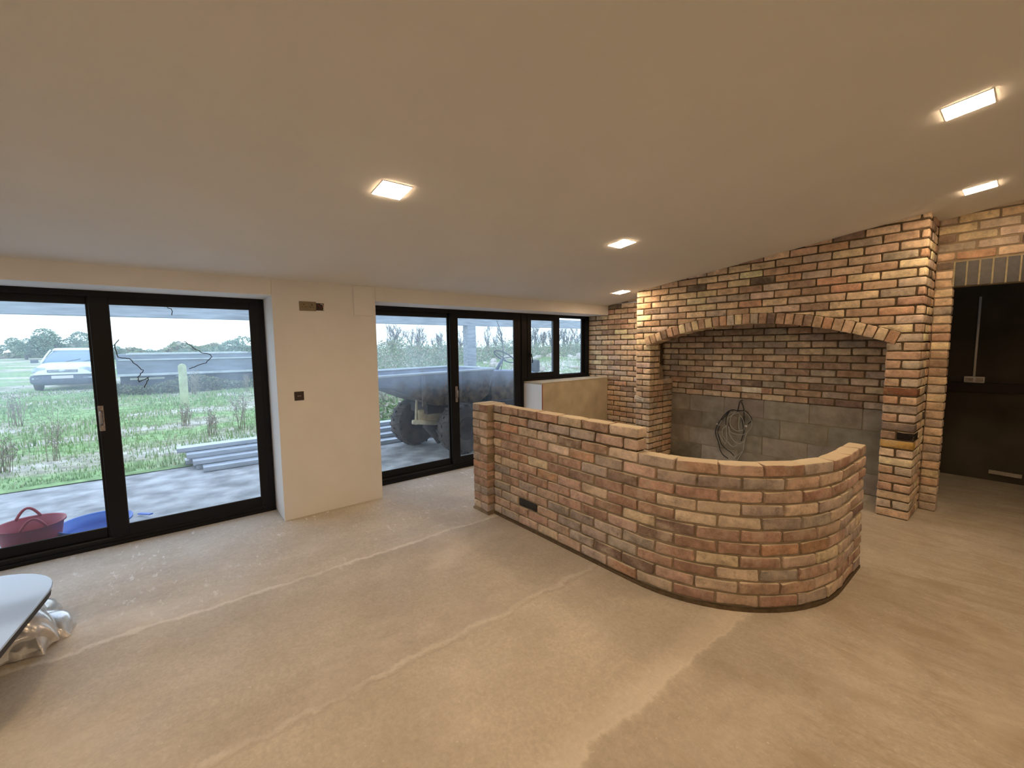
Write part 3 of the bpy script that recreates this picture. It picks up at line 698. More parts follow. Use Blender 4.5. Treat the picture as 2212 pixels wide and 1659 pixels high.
# ------------------------------------------------------------------ coiled cables on the blocks
t = thing('cable_coil', (1.92, YC-.03, .1), 'tangled coil of grey and black cable hanging from the blockwork in the hearth', 'cable')
def cpt(u, v, off=0):
    U, V = 1520+u*160/1561, 840+v*160/1561
    r = fwd+rt*((U-1106)/914.94)+up*((829.5-V)/914.94); tt = (YC-.03-off-CAM[1])/r.y; p = Vector(CAM)+r*tt; return (p.x, p.y, p.z)
def smooth(pts, n=6):
    pts = [Vector(p) for p in pts]; out = []
    P = [pts[0]]+pts+[pts[-1]]
    for i in range(1, len(P)-2):
        for j in range(n):
            q = j/n; a, b2, c, d = P[i-1], P[i], P[i+1], P[i+2]
            out.append(.5*((2*b2)+(c-a)*q+(2*a-5*b2+4*c-d)*q*q+(3*b2-3*c+d-a)*q**3))
    out.append(pts[-1]); return out
grey = [[(710, 480), (560, 520), (490, 650), (480, 900), (490, 1080), (440, 1180)], [(700, 470), (560, 580), (500, 640), (470, 780), (400, 850), (395, 960), (450, 1060), (480, 1100)],
 [(720, 490), (800, 600), (850, 720), (850, 860)], [(720, 500), (600, 560), (550, 700), (600, 820), (700, 890), (830, 870)], [(850, 470), (960, 570), (1020, 720), (990, 830), (900, 930), (800, 970), (680, 960), (560, 900), (520, 780)],
 [(380, 660), (320, 790), (310, 920), (400, 1080), (450, 1160)], [(910, 930), (860, 1080), (780, 1150), (680, 1130), (600, 1050), (540, 930), (540, 800)], [(900, 940), (850, 1150), (830, 1300), (700, 1410), (610, 1490)],
 [(890, 960), (860, 1150), (820, 1320), (740, 1450), (700, 1520)], [(500, 1110), (560, 1180), (620, 1220), (720, 1180)], [(760, 560), (740, 700), (735, 790), (760, 870)]]
black = [[(825, 235), (765, 265), (735, 380), (715, 470)], [(790, 270), (840, 400), (850, 600), (850, 880), (790, 1100)], [(710, 460), (600, 440), (520, 490), (430, 600), (330, 700), (260, 830), (255, 960), (310, 1120), (340, 1260), (400, 1380), (515, 1470)],
 [(360, 660), (400, 590), (520, 470), (620, 450)], [(360, 1150), (450, 1250), (560, 1330), (640, 1410)], [(700, 480), (780, 560), (820, 700), (840, 860)], [(720, 460), (860, 460), (960, 550), (1010, 660), (930, 740)], [(560, 620), (530, 760), (560, 820)], [(330, 780), (300, 900), (330, 1050), (380, 1180)], [(540, 480), (480, 600), (470, 760)]]
for i, g_ in enumerate(grey):
    m = MB(); m.tube(smooth([cpt(u, v, .006*(i % 4)) for u, v in g_]), .0042, 6); obj('grey_cable', m, M['grey_cable'], t)
for i, g_ in enumerate(black):
    m = MB(); m.tube(smooth([cpt(u, v, .005*(i % 5)-.008) for u, v in g_]), .0058, 6); obj('black_cable', m, M['black_cable'], t)
m = MB(); m.obox(cpt(895, 785, .03), (.024, .012, .02)); obj('white_connector', m, M['white_plastic'], t)
m = MB(); m.obox(cpt(285, 740, .03), (.018, .01, .012), (0, .5, 0)); obj('white_connector', m, M['white_plastic'], t)
# rubble on the hearth floor
m = MB(); rngs = [(3.05, 5.40, .06), (2.98, 5.43, .035), (3.1, 5.44, .045)]
for i, (x, y, s_) in enumerate(rngs):
    m = MB(); put(m, (x, y, s_*.4), s_*1.6, s_, s_*.8, i, (1, 1, 1), rad=.02, amp=.003)
    tag(obj('debris_lump', m, M['dark_mud' if i != 1 else 'rock']), ['larger dark lump of debris on the hearth floor by the right jamb', 'small pale chip of rubble on the hearth floor', 'small dark lump against the hearth blockwork'][i], 'rubble')

# ------------------------------------------------------------------ board on wrapped packs, near left corner
def rrect(cx, cy, hx, hy, r, ang, n=10):
    P = []
    for sx, sy, a0 in ((1, 1, 0), (-1, 1, PI/2), (-1, -1, PI), (1, -1, 1.5*PI)):
        for i in range(n+1):
            a = a0+PI/2*i/n; P.append((sx*(hx-r)+r*math.cos(a), sy*(hy-r)+r*math.sin(a)))
    c, s_ = math.cos(ang), math.sin(ang); return [(cx+x*c-y*s_, cy+x*s_+y*c) for x, y in P]
t = thing('rounded_board', (1.05, -1.25, .25), 'glossy pale rounded board with a dark edge lying over the plastic-wrapped pack', 'board')
def place_board(hx, hy, r): return rrect(1.14, -1.27, hx, hy, r, -.13)
m = MB(); m.prism(place_board(.62, .68, .36), 'z', .288, .30); obj('board_top', m, M['board_top'], t, bevel=.003)
m = MB(); m.prism(place_board(.612, .672, .355), 'z', .252, .288); obj('board_edge', m, M['board_edge'], t, 'dark edge')
# crumpled film mesh
def crumple(cx, cy, hx, hy, z0, h, ang, amp, seed, name, mt, parent, nx=42, ny=42, power=.35):
    rg = np.random.default_rng(seed); ks = rg.normal(0, 1, (26, 2)); ks *= (rg.uniform(6, 40, 26)/np.linalg.norm(ks, axis=1))[:, None]; ph = rg.uniform(0, 6.28, 26)
    V = []; F = []
    for i in range(nx):
        for j in range(ny):
            u, v = -1+2*i/(nx-1), -1+2*j/(ny-1)
            e = (max(0, 1-abs(u)**3)*max(0, 1-abs(v)**3))**power
            x, y = u*hx*(1+.04*math.sin(7*v+seed)), v*hy*(1+.05*math.sin(6*u+seed))
            nn = sum((1-abs(math.sin((ks[q, 0]*x+ks[q, 1]*y)*.5+ph[q])))/(1+q*.12) for q in range(26))/9
            c, s_ = math.cos(ang), math.sin(ang); z = z0+h*e+amp*(nn-.5)*(e**.5)
            V.append((cx+x*c-y*s_, cy+x*s_+y*c, max(z, .003)))
    for i in range(nx-1):
        for j in range(ny-1): a = i*ny+j; F.append((a, a+ny, a+ny+1, a+1))
    m = MB(); m.add(V, F, None, True); return obj(name, m, mt, parent)
t = thing('wrapped_pack', (1.0, -1.2, 0), 'flat brownish pack in clear plastic film on the floor under the board', 'package')
m = MB(); m.prism(rrect(.86, -1.16, .24, .40, .05, .33, 4), 'z', 0.004, .14); obj('pack', m, M['wrap'], t, bevel=.015)
crumple(.85, -1.06, .27, .52, 0.0, .16, .33, .07, 5, 'clear_film', M['film'], t)
t = thing('plastic_bag', (.9, -.72, 0), 'crumpled clear plastic bag poking out from under the pale board', 'bag')
crumple(.83, -.76, .22, .17, .02, .22, .3, .13, 11, 'bag_body', M['film'], t, power=.5)
crumple(.92, -.66, .13, .10, .01, .10, -.2, .07, 14, 'bag_neck', M['film'], t, power=.5)

# ------------------------------------------------------------------ outdoors: ground
def gz(x, y):
    d = max(0, -3.15-x)
    z = -.06 + (min(d, 7)/7)*.17 + (max(0, d-7)/40)*.55*(1 if d < 47 else 47/d*1)
    if d > .3: z += .05*math.sin(x*1.3+y*.7)*math.sin(y*.9-x*.3)*min(1, d/2)
    q = math.exp(-((x+11)**2)/22-((y-15)**2)/50); z += .85*q
    return z
m = MB(); 
def grid(x0, x1, y0, y1, nx, ny, f, px=1):
    V = []; F = []
    for i in range(nx+1):
        for j in range(ny+1):
            x = x0+(x1-x0)*(i/nx)**px; y = y0+(y1-y0)*j/ny; V.append((x, y, f(x, y)))
    for i in range(nx):
        for j in range(ny): a = i*(ny+1)+j; F.append((a, a+ny+1, a+ny+2, a+1))
    return V, F
def ground_mat():
    m_ = bpy.data.materials.new('rough_grassland'); m_.use_nodes = True; t = m_.node_tree; b = t.nodes['Principled BSDF']; L = t.links
    b.inputs['Roughness'].default_value = .95; b.inputs['Specular IOR Level'].default_value = .1
    g = t.nodes.new('ShaderNodeNewGeometry')
    def N(sc, st, det=6):
        mp = t.nodes.new('ShaderNodeMapping'); mp.inputs['Scale'].default_value = st; L.new(g.outputs['Position'], mp.inputs[0])
        n = t.nodes.new('ShaderNodeTexNoise'); n.inputs['Scale'].default_value = sc; n.inputs['Detail'].default_value = det; L.new(mp.outputs[0], n.inputs[0]); return n.outputs[0]
    def ramp(src, els):
        r = t.nodes.new('ShaderNodeValToRGB'); r.color_ramp.elements[0].position = els[0][0]; r.color_ramp.elements[0].color = (*els[0][1], 1); r.color_ramp.elements[1].position = els[-1][0]; r.color_ramp.elements[1].color = (*els[-1][1], 1)
        for p, c in els[1:-1]: r.color_ramp.elements.new(p).color = (*c, 1)
        L.new(src, r.inputs[0]); return r.outputs[0]
    c = ramp(N(.55, (1, .45, 1)), [(.30, (.23, .36, .14)), (.47, (.29, .41, .18)), (.53, (.40, .38, .27)), (.60, (.62, .58, .50)), (.72, (.34, .40, .22))])
    mx = t.nodes.new('ShaderNodeMix'); mx.data_type = 'RGBA'; mx.blend_type = 'MULTIPLY'; mx.inputs[0].default_value = 1
    L.new(c, mx.inputs[6]); L.new(ramp(N(6, (1, 1, 1)), [(.3, (.6, .6, .6)), (.7, (1.35, 1.35, 1.35))]), mx.inputs[7]); L.new(mx.outputs[2], b.inputs['Base Color'])
    return m_
V, F = grid(-3.15, -220, -120, 160, 90, 150, gz, 2.2)
# finer ground close to the slab comes from the same function
m.add(V, F, None, True); g_ = obj('grass_field', m, ground_mat()); tag(g_, kind='structure')
m = MB(); V, F = grid(-.45, -3.25, -14, 22, 40, 160, lambda x, y: -.05+.004*math.sin(3*x+1.7*y)*math.sin(2.3*y)-.02*(1 if x < -3.1 else 0))
m.add(V, F, None, True)
def slab_mat():
    m_ = mat('rough_concrete_slab', (.33, .33, .32), .9, col2=(.46, .46, .45), nscale=3.5, noise=.22, bump=.7, bscale=40, stretch=(1.1, 1, 1), spec=.1); return m_
o = obj('yard_slab', m, slab_mat()); tag(o, kind='structure')
m = MB(); m.box(-.45, -.40, -14, 22, -.3, -.04); tag(obj('trim_3', m, M['mortar_pale']), kind='structure')

# verandah beam and post
t = thing('verandah', (-3.1, 3, -.05), 'weathered timber verandah beam and post standing outside the doors', 'verandah')
m = MB(); m.box(-3.19, -3.05, -7, 12, 1.975, 2.17); obj('beam', m, M['timber'], t, bevel=.006)
m = MB(); m.box(-3.21, -3.03, 4.72, 4.92, -.05, 1.975); obj('post', m, M['timber'], t, bevel=.006)
m = MB(); m.box(-3.21, -3.03, -6.5, -6.3, -.05, 1.975); obj('post', m, M['timber'], t, bevel=.006)
# grass blades
def blades(n, xr, yr, h0, h1, seed, wd=.008, lean=.35):
    rg = np.random.default_rng(seed); V = np.zeros((n*3, 3)); 
    u = rg.uniform(0, 1, n); x = xr[0]-(xr[0]-xr[1])*u**1.5; y = rg.uniform(yr[0], yr[1], n); z = np.array([gz(a, b) for a, b in zip(x, y)])
    d = (-3.2-x); k = 1+d*.12
    h = rg.uniform(h0, h1, n)*(.5+.8*(np.sin(x*1.1+y*.6)*np.sin(y*.8)+1)/2); a = rg.uniform(0, 6.28, n); l = rg.uniform(0, lean, n)*h
    V[0::3] = np.stack([x-np.sin(a)*wd*k, y+np.cos(a)*wd*k, z-.01], 1); V[1::3] = np.stack([x+np.sin(a)*wd*k, y-np.cos(a)*wd*k, z-.01], 1)
    V[2::3] = np.stack([x+np.cos(a)*l, y+np.sin(a)*l, z+h], 1)
    c = np.array([(.23, .37, .14), (.30, .42, .18), (.38, .44, .25), (.50, .46, .34), (.20, .30, .15)])[rg.choice(5, n, p=[.32, .28, .2, .1, .1])]
    m = MB(); m.add(V, [(3*i, 3*i+1, 3*i+2) for i in range(n)], np.repeat(c, 3, 0)); return m
tag(obj('grass', blades(60000, (-3.3, -16), (-7, 15), .03, .11, 3), mat('grass_blades', (1, 1, 1), .9, attr=True, spec=.1)), 'short rough green grass covering the field outside the doors', 'grass', kind='stuff')
# dead weeds
def weed(seed, h, n):
    rg = random.Random(seed); m = MB()
    for i in range(n):
        a = rg.uniform(0, 6.28); r0 = rg.uniform(0, .12); x, y = r0*math.cos(a), r0*math.sin(a); hh = h*rg.uniform(.55, 1); tx, ty = rg.uniform(-.12, .12)*h, rg.uniform(-.12, .12)*h
        P = [(x, y, -.02), (x+tx*.3, y+ty*.3, hh*.35), (x+tx*.6, y+ty*.7, hh*.7), (x+tx, y+ty, hh)]
        m.tube(P, [.006, .005, .004, .002], 4)
        for q in range(rg.randint(4, 8)):
            f = rg.uniform(.3, .95); b0 = (x+tx*f, y+ty*f, hh*f); aa = rg.uniform(0, 6.28); ll = rg.uniform(.06, .2)*h
            m.tube([b0, (b0[0]+math.cos(aa)*ll*.6, b0[1]+math.sin(aa)*ll*.6, b0[2]+ll*.7), (b0[0]+math.cos(aa)*ll*.8, b0[1]+math.sin(aa)*ll*.8, b0[2]+ll*1.2)], [.003, .002, .0015], 3)
            m.obox((b0[0]+math.cos(aa)*ll*.8, b0[1]+math.sin(aa)*ll*.8, b0[2]+ll*1.2), (.012, .012, .018), (aa, aa, 0))
    me = mesh_of(m, 'dead_weed', (0, 0, 0)); me.materials.append(M['twig']); return me
WM = [weed(i, h, n) for i, (h, n) in enumerate(((1.0, 7), (.7, 12), (.85, 9), (.55, 14)))]
wspots = [(-4.6, -1.35, 0, 'tall thin dead weed in the grass beyond the red tub'), (-4.2, -1.75, 3, 'low dead weed at the slab edge near the left of the first door'), (-5.4, 1.0, 2, 'dead weed standing just behind the left end of the steel channels'), (-4.7, 1.45, 1, 'bushy dead weed behind the steel channels near the door frame'),
 (-5.8, 1.75, 0, 'tallest dead weed behind the steel channels'), (-6.6, .2, 3, 'dead weed in the grass in front of the concrete post'), (-8.5, -2.4, 1, 'dead weed in the field in front of the car'), (-10.5, -4.2, 0, 'dead weed standing left of the car'), (-9.5, -1.1, 2, 'dead weed between the car and the concrete post'), (-5.2, .55, 3, 'flattened dead weed above the end of the steel channels'),
 (-4.3, 3.1, 0, 'tall dead weed left of the dumper wheel'), (-4.8, 3.6, 2, 'dead weed behind the dumper front wheel'), (-5.4, 3.35, 1, 'bushy dead weed under the dumper skip lip'), (-6.2, 4.2, 0, 'dead weed in the field behind the dumper skip'), (-7.4, 4.6, 2, 'dead weed out beyond the dumper'), (-12, .6, 1, 'dead weed at the left foot of the trailer'), (-11.6, 1.9, 2, 'dead weed in front of the right end of the trailer')]
for i, (x, y, k, lb) in enumerate(wspots):
    o = bpy.data.objects.new('dead_weed', WM[k]); C.objects.link(o); o.location = (x, y, gz(x, y)); o.rotation_euler = (0, 0, i*1.7); s_ = .8+.1*(i % 4); o.scale = (s_, s_, s_); tag(o, lb, 'weed', 'dead weeds in the grass')
# brambles: tangles of leaves and stems (uncountable undergrowth)
def bramble(n, seed, fn, size, cols):
    rg = np.random.default_rng(seed); m = MB(); V = []; Fc = []; cc = []
    P = fn(rg, n)
    for i in range(n):
        p = P[i]; a, b2 = rg.uniform(0, 6.28), rg.uniform(-1, 1); s_ = size*rg.uniform(.5, 1.3)
        u = np.array([math.cos(a), math.sin(a), b2])*s_; v = np.array([-math.sin(a)*b2, math.cos(a), .8])*s_
        k = len(V); V += [p-u, p-v*.5, p+u, p+v*.6]; Fc.append((k, k+1, k+2, k+3)); c = cols[rg.integers(len(cols))]; cc += [c]*4
    m.add(V, Fc, np.array(cc)); return m
def hedge_fn(rg, n):
    y = rg.uniform(8, 46, n); x = -19+rg.normal(0, 2.2, n)-(y-8)*.1; hmax = 1.2+.3*np.sin(y*.7)+.25*np.sin(y*1.9+1)+.35*rg.uniform(0, 1, n)**3*np.sin(y*9.3)**2*2; z = rg.uniform(0, 1, n)**.7*hmax
    zz = np.array([gz(a, b2) for a, b2 in zip(x, y)]); return np.stack([x, y, zz+z*(1-((x+19+(y-8)*.1)/6)**2)], 1)
BC = [(.22, .30, .15), (.28, .33, .20), (.34, .30, .21), (.19, .26, .14), (.40, .37, .28)]
M['leafattr'] = mat('undergrowth_leaf', (1, 1, 1), .95, attr=True, spec=.05)
tag(obj('undergrowth', bramble(70000, 4, hedge_fn, .055, BC), M['leafattr']), 'dense tangled undergrowth in front of the bare wood', 'undergrowth', kind='stuff')
def near_fn(rg, n):
    x = rg.uniform(-7.5, -3.5, n); y = rg.uniform(2.6, 5.2, n); h = rg.uniform(0, .38, n)**1.0
    return np.stack([x, y, np.array([gz(a, b2) for a, b2 in zip(x, y)])+h], 1)
tag(obj('nettles', bramble(5200, 9, near_fn, .035, [(.16, .28, .09), (.22, .30, .12), (.34, .30, .20), (.46, .42, .34)]), M['leafattr']), 'patch of nettles and dead stalks beside the dumper', 'nettles', kind='stuff')
def trail_fn(rg, n):
    y = rg.uniform(-1.6, 4.5, n); x = -13.5+rg.normal(0, .25, n); h = rg.uniform(0, 1, n)**.8*(.42+.16*np.sin(y*2.3)); return np.stack([x, y, np.array([gz(a, b2) for a, b2 in zip(x, y)])+h], 1)
tag(obj('rank_weeds', bramble(9000, 12, trail_fn, .035, [(.12, .17, .10), (.18, .22, .13), (.22, .20, .14), (.10, .12, .09)]), M['leafattr']), 'rank dark weeds growing along the foot of the trailer', 'weeds', kind='stuff')
# bare trees of the wood
def bare_tree(seed, h):
    rg = random.Random(seed); m = MB()
    def br(p, d, l, r, lev):
        q = [p]; dd = d.copy(); cur = p.copy(); n = 3
        for i in range(n):
            dd = (dd+Vector((rg.uniform(-.22, .22), rg.uniform(-.22, .22), .06))).normalized(); cur = cur+dd*l/n; q.append(cur.copy())
        m.tube(q, [r, r*.85, r*.7, r*.5], 5 if lev < 2 else 3, cap=False)
        if lev >= 4: return
        for i in range(3 if lev else 5):
            f = rg.randint(1, 3); o_ = Vector((rg.uniform(-1, 1), rg.uniform(-1, 1), rg.uniform(.2, 1.0))).normalized()
            br(q[f], (dd*.75+o_*.75).normalized(), l*rg.uniform(.55, .75), max(r*.55, .010), lev+1)
    br(Vector((0, 0, -.1)), Vector((0, 0, 1)), h*.42, .05*h/2, 0)
    me = mesh_of(m, 'bare_tree', (0, 0, 0)); me.materials.append(M['bark']); return me
BT = [bare_tree(s_, 3.0) for s_ in (1, 2, 3, 4)]
ONES = ['', 'first', 'second', 'third', 'fourth', 'fifth', 'sixth', 'seventh', 'eighth', 'ninth', 'tenth', 'eleventh', 'twelfth', 'thirteenth', 'fourteenth', 'fifteenth', 'sixteenth', 'seventeenth', 'eighteenth', 'nineteenth']
TENS = {2: ('twenty', 'twentieth'), 3: ('thirty', 'thirtieth'), 4: ('forty', 'fortieth'), 5: ('fifty', 'fiftieth'), 6: ('sixty', 'sixtieth'), 7: ('seventy', 'seventieth'), 8: ('eighty', 'eightieth')}
ORD = [ONES[n] if n < 20 else (TENS[n//10][1] if n % 10 == 0 else TENS[n//10][0]+'-'+ONES[n % 10]) for n in range(1, 89)]
def bearing(x, y): return math.atan2(y-CAM[1], CAM[0]-x)     # left to right in the photo
tp = []
for i in range(76):
    y = 9+i*.56; x = -26-(i % 4)*1.5-random.uniform(0, 1.0); sc = random.uniform(.80, 1.12)*(1+.003*i)
    if i in (26, 28, 52): sc *= 1.2; x = -23
    tp.append((x, y, sc, i))
tp.sort(key=lambda q: bearing(q[0], q[1]))
for j, (x, y, sc, i) in enumerate(tp):
    o = bpy.data.objects.new('bare_tree', BT[i % 4]); C.objects.link(o); o.location = (x, y, gz(x, y)); o.scale = (sc, sc, sc); o.rotation_euler = (0, 0, i*2.1)
    big = 'taller leafless tree' if sc > 1.25 else 'leafless tree'
    tag(o, big+(' at the left end of the wood beyond the dumper' if j == 0 else ', %s from the left in the wood beyond the undergrowth' % ORD[j]), 'tree', 'bare trees of the wood')
# leafy far trees
def crown(seed, n=4200):
    rg = np.random.default_rng(seed); cs = rg.normal(0, 1, (9, 3))*np.array([.55, .55, .3])+np.array([0, 0, 1.35]); rs = rg.uniform(.4, .7, 9)
    P = []; 
    for i in range(n):
        k = rg.integers(9); v = rg.normal(0, 1, 3); v /= np.linalg.norm(v); P.append(cs[k]+v*rs[k]*rg.uniform(.8, 1.05))
    P = np.array(P); P = P[P[:, 2] > .3]
    return bramble(len(P), seed, lambda r_, n_: P, .075, [(.22, .32, .22), (.27, .36, .26), (.18, .27, .19), (.31, .36, .27)])
CR = []
for s_ in (21, 22, 23):
    me = mesh_of(crown(s_), 'crown', (0, 0, 0)); me.materials.append(M['leafattr'])
    mt = MB(); mt.tube([(0, 0, -.1), (.03, 0, .6), (0, .02, 1.3)], [.12, .09, .05], 7); m2 = mesh_of(mt, 'trunk', (0, 0, 0)); m2.materials.append(M['bark']); CR.append((me, m2))
far = [(-60, -11.0, 1.0, 'left of the pair of round trees on the skyline left of the car'), (-60, -8.9, 1.25, 'right of the pair of round trees on the skyline left of the car'), (-60, -5.9, .85, 'round tree on the skyline above the car roof'), (-70, -15.5, .75, 'small round tree at the far left of the skyline'), (-46, -3.6, .6, 'low tree on the skyline just right of the door stile'), (-44, 1.2, .5, 'hazy tree on the skyline above the concrete post'),
       (-30, 2.6, .62, 'bushy tree left of the tallest one behind the trailer'), (-24, 3.1, .80, 'tallest leafy tree at the right edge of the first door'), (-32, 4.9, .70, 'leafy tree right of the tallest one, half behind the door frame'), (-52, 4.2, .6, 'small distant tree behind the right end of the trailer'), (-50, -1.0, .42, 'smallest tree on the skyline left of the concrete post')]
for i, (x, y, s_, lb) in enumerate(far):
    k = 1.0*(-x/60)**.5 if i > 3 else 1; t = thing('leafy_tree', (x, y, gz(x, y)-.1), lb, 'tree', 'leafy trees on the skyline'); t.scale = (s_*1.15, s_*1.15, s_*1.0); t.rotation_euler = (0, 0, i*1.3)
    for nm, me in (('crown', CR[i % 3][0]), ('trunk', CR[i % 3][1])):
        o = bpy.data.objects.new(nm, me); C.objects.link(o); o.parent = t
def farhedge(rg, n):
    y = rg.uniform(-34, 14, n); x = -75+rg.normal(0, 1.5, n); z = rg.uniform(0, 1, n)*(1.1+.5*np.sin(y*.5)+.4*np.sin(y*1.3)); return np.stack([x, y, np.array([gz(a, b2) for a, b2 in zip(x, y)])+z], 1)
tag(obj('hedgerow', bramble(9000, 31, farhedge, .35, BC), M['leafattr']), 'long low hedgerow along the horizon behind the car', 'hedge', kind='stuff')
# rubble heap stones
rk = MB(); put(rk, (0, 0, .12), .42, .30, .26, 0, (1, 1, 1), rad=.09, amp=.014); rm = [mesh_of(rk, 'rubble_stone', (0, 0, 0))]
rk = MB(); put(rk, (0, 0, .08), .62, .24, .15, 0, (1, 1, 1), rad=.05, amp=.01); rm.append(mesh_of(rk, 'rubble_stone', (0, 0, 0)))
for me in rm: me.materials.append(M['rock'])
rr = random.Random(5)
sp_ = [(-9.6+rr.uniform(-2.2, 1.6), rr.uniform(8.6, 17.5), rr.uniform(.35, 1.15), i % 2) for i in range(36)]
sp_.sort(key=lambda q: bearing(q[0], q[1]))
for j, (x, y, s_, k) in enumerate(sp_):
    o = bpy.data.objects.new('rubble_stone', rm[k]); C.objects.link(o); o.location = (x, y, gz(x, y)-.03); o.scale = (s_,)*3; o.rotation_euler = (rr.uniform(-.5, .5), rr.uniform(-.5, .5), rr.uniform(0, 6))
    kind_ = ('large ' if s_ > .85 else 'small ' if s_ < .55 else '')+('slab-like stone' if k else 'blocky stone')
    tag(o, kind_+(' at the left end of the grassy spoil heap' if j == 0 else ', %s from the left on the grassy spoil heap' % ORD[j]), 'stone', 'stones on the spoil heap')

# ------------------------------------------------------------------ steel channels on the slab
def channel():
    m = MB(); L_ = 6.0; w_, h_, th = .20, .06, .006
    m.box(0, w_, 0, L_, h_-th, h_); m.box(0, th, 0, L_, 0, h_-th); m.box(w_-th, w_, 0, L_, 0, h_-th); m.box(0, .022, 0, L_, 0, th); m.box(w_-.022, w_, 0, L_, 0, th)
    me = mesh_of(m, 'steel_channel', (0, 0, 0)); me.materials.append(M['steel']); return me
chm = channel(); cl = ['front lowest steel channel of the stack outside', 'second steel channel from the front of the stack', 'third steel channel from the front of the stack', 'rear topmost steel channel of the stack, lying furthest from the door', 'steel channel lying flat beneath the rear of the stack', 'steel channel lying flat beneath the middle of the stack']
for i, (x, y, z) in enumerate([(-2.78, .28, -.045), (-2.97, .18, .018), (-3.14, .12, .081), (-3.32, .02, .144), (-3.36, .10, -.045), (-3.07, .2, -.045)]):
    if i == 5: x, z = -3.0, -.045
    o = bpy.data.objects.new('steel_channel', chm); C.objects.link(o); o.location = (x, y, z); o.rotation_euler = (0, 0, .012*i-.02); tag(o, cl[i], 'steel channel', 'stacked steel channels')
o = bpy.data.objects.new('steel_channel', chm); C.objects.link(o); o.location = (-3.33, .15, .018); tag(o, 'steel channel in the middle layer at the rear of the stack', 'steel channel', 'stacked steel channels')
o = bpy.data.objects.new('steel_channel', chm); C.objects.link(o); o.location = (-3.35, .12, .081); tag(o, 'steel channel directly under the rear topmost one', 'steel channel', 'stacked steel channels')

# ------------------------------------------------------------------ tubs
def tub(x, y, z, r0, r1, h, mt, label, tiltv, name='flexible_tub', handles=(-1, 1)):
    t = thing(name, (x, y, z), label, 'tub'); n = 36
    def L(prof): m = MB(); m.lathe(prof, (x, y, z), n); return m
    m = L([(.001, .004), (r0*.9, .004), (r0, .015), ((r0+r1)/2, h*.5), (r1, h), (r1+.012, h+.004), (r1+.012, h-.012), (r1-.006, h-.008), ((r0+r1)/2-.008, h*.5), (r0-.008, .02), (.001, .014)])
    obj('bucket', m, mt, t)
    for s_ in handles:
        m = MB(); P = []
        for i in range(13):
            a = -.38+.76*i/12+(0 if s_ > 0 else PI)+PI/2*.15; hh = math.sin(PI*i/12)*.085
            P.append((x+(r1+.006)*math.cos(a), y+(r1+.006)*math.sin(a), z+h-.01+hh))
        m.tube(P, .010, 6); obj('handle', m, mt, t)
    t.rotation_euler = tiltv; return t
tub(-.75, -.92, -.045, .145, .185, .25, M['red_rubber'], 'dark red flexible tub standing outside against the first door', (0, 0, 0))
tub(-.80, -.56, -.045, .17, .225, .15, M['blue_rubber'], 'blue plastic tub beside the red one outside the first door', (0, .03, 0), handles=())
m = MB(); m.obox((-1.15, -.26, -.02), (.20, .03, .012), (0, -.12, .5)); tag(obj('blue_offcut', m, M['blue_rubber']), 'sliver of blue plastic on the slab right of the door stile', 'offcut')

# ------------------------------------------------------------------ concrete post, trailer, fence posts
m = MB(); zb = gz(-9.9, .29); m.prism([(.20, zb-.1), (.38, zb-.1), (.385, 1.10), (.36, 1.16), (.30, 1.185), (.24, 1.17), (.205, 1.12)], 'x', -10.0, -9.84)
tag(obj('concrete_post', m, M['concrete_post'], bevel=.01), 'stubby moss-stained concrete post standing in front of the trailer', 'post')
for i, (x, y, h, lb) in enumerate([(-13, -5.6, 1.0, 'leaning wooden fence post left of the car'), (-17, -4.9, .7, 'short fence post just left of the car'), (-11, -4.1, .75, 'short fence post in the weeds in front of the car')]):
    m = MB(); z = gz(x, y); m.tube([(x, y, z-.1), (x+.02, y+.05, z+h)], .05, 7); tag(obj('fence_post', m, M['bark']), lb, 'fence post', 'old fence posts in the field')
t = thing('flat_trailer', (-14.5, .6, gz(-14.5, .6)), 'long grey farm trailer standing in the field behind the concrete post', 'trailer')
m = MB(); m.box(-15.8, -14.0, -1.25, 2.75, .80, 1.42); obj('side_panel', m, M['trailer'], t, bevel=.02)
m = MB(); m.box(-15.85, -13.97, -1.0, 2.3, 1.40, 1.45); m.box(-15.85, -13.95, -1.25, 2.8, .72, .80); m.box(-13.99, -13.95, -1.2, 2.7, 1.22, 1.26); obj('rail', m, M['trailer_light'], t)
m = MB(); m.box(-15.0, -14.2, -1.2, 2.6, .18, .72); obj('chassis', m, M['car_trim'], t)
m = MB(); m.box(-13.94, -13.90, -.95, -.1, .60, .66); m.box(-13.94, -13.90, .2, 1.0, .66, .69); obj('marker_strip', m, M['chrome'], t, 'pale strip under the trailer side')

# ------------------------------------------------------------------ car (local: +x is the nose)
CXp, CYp = -16.4, -2.62; CZp = gz(-17.5, -2.6)-.02
car = thing('parked_hatchback', (CXp-2.0, CYp, CZp), 'white hatchback car parked in the field, seen from the front through the first door', 'car'); CARROT = math.radians(-4)
def loft(secs, n=28):
    """secs: (x, halfw_low, halfw_belt, z0, z1, pw)"""
    m = MB(); V = []
    for (x, wl_, z0, z1, wt) in secs:
        for k in range(n):
            a = 2*PI*k/n; c, s_ = math.cos(a), math.sin(a); zz = (z0+z1)/2+(z1-z0)/2*math.copysign(abs(s_)**.45, s_); f = (zz-z0)/(z1-z0); ww = wl_*(1-f)+wt*f
            V.append((x, ww*math.copysign(abs(c)**.35, c), zz))
    F = []
    for i in range(len(secs)-1):
        for k in range(n): F.append((i*n+k, i*n+(k+1) % n, (i+1)*n+(k+1) % n, (i+1)*n+k))
    F += [tuple(range(n))[::-1], tuple((len(secs)-1)*n+k for k in range(n))]
    m.add(V, F, None, True); return m
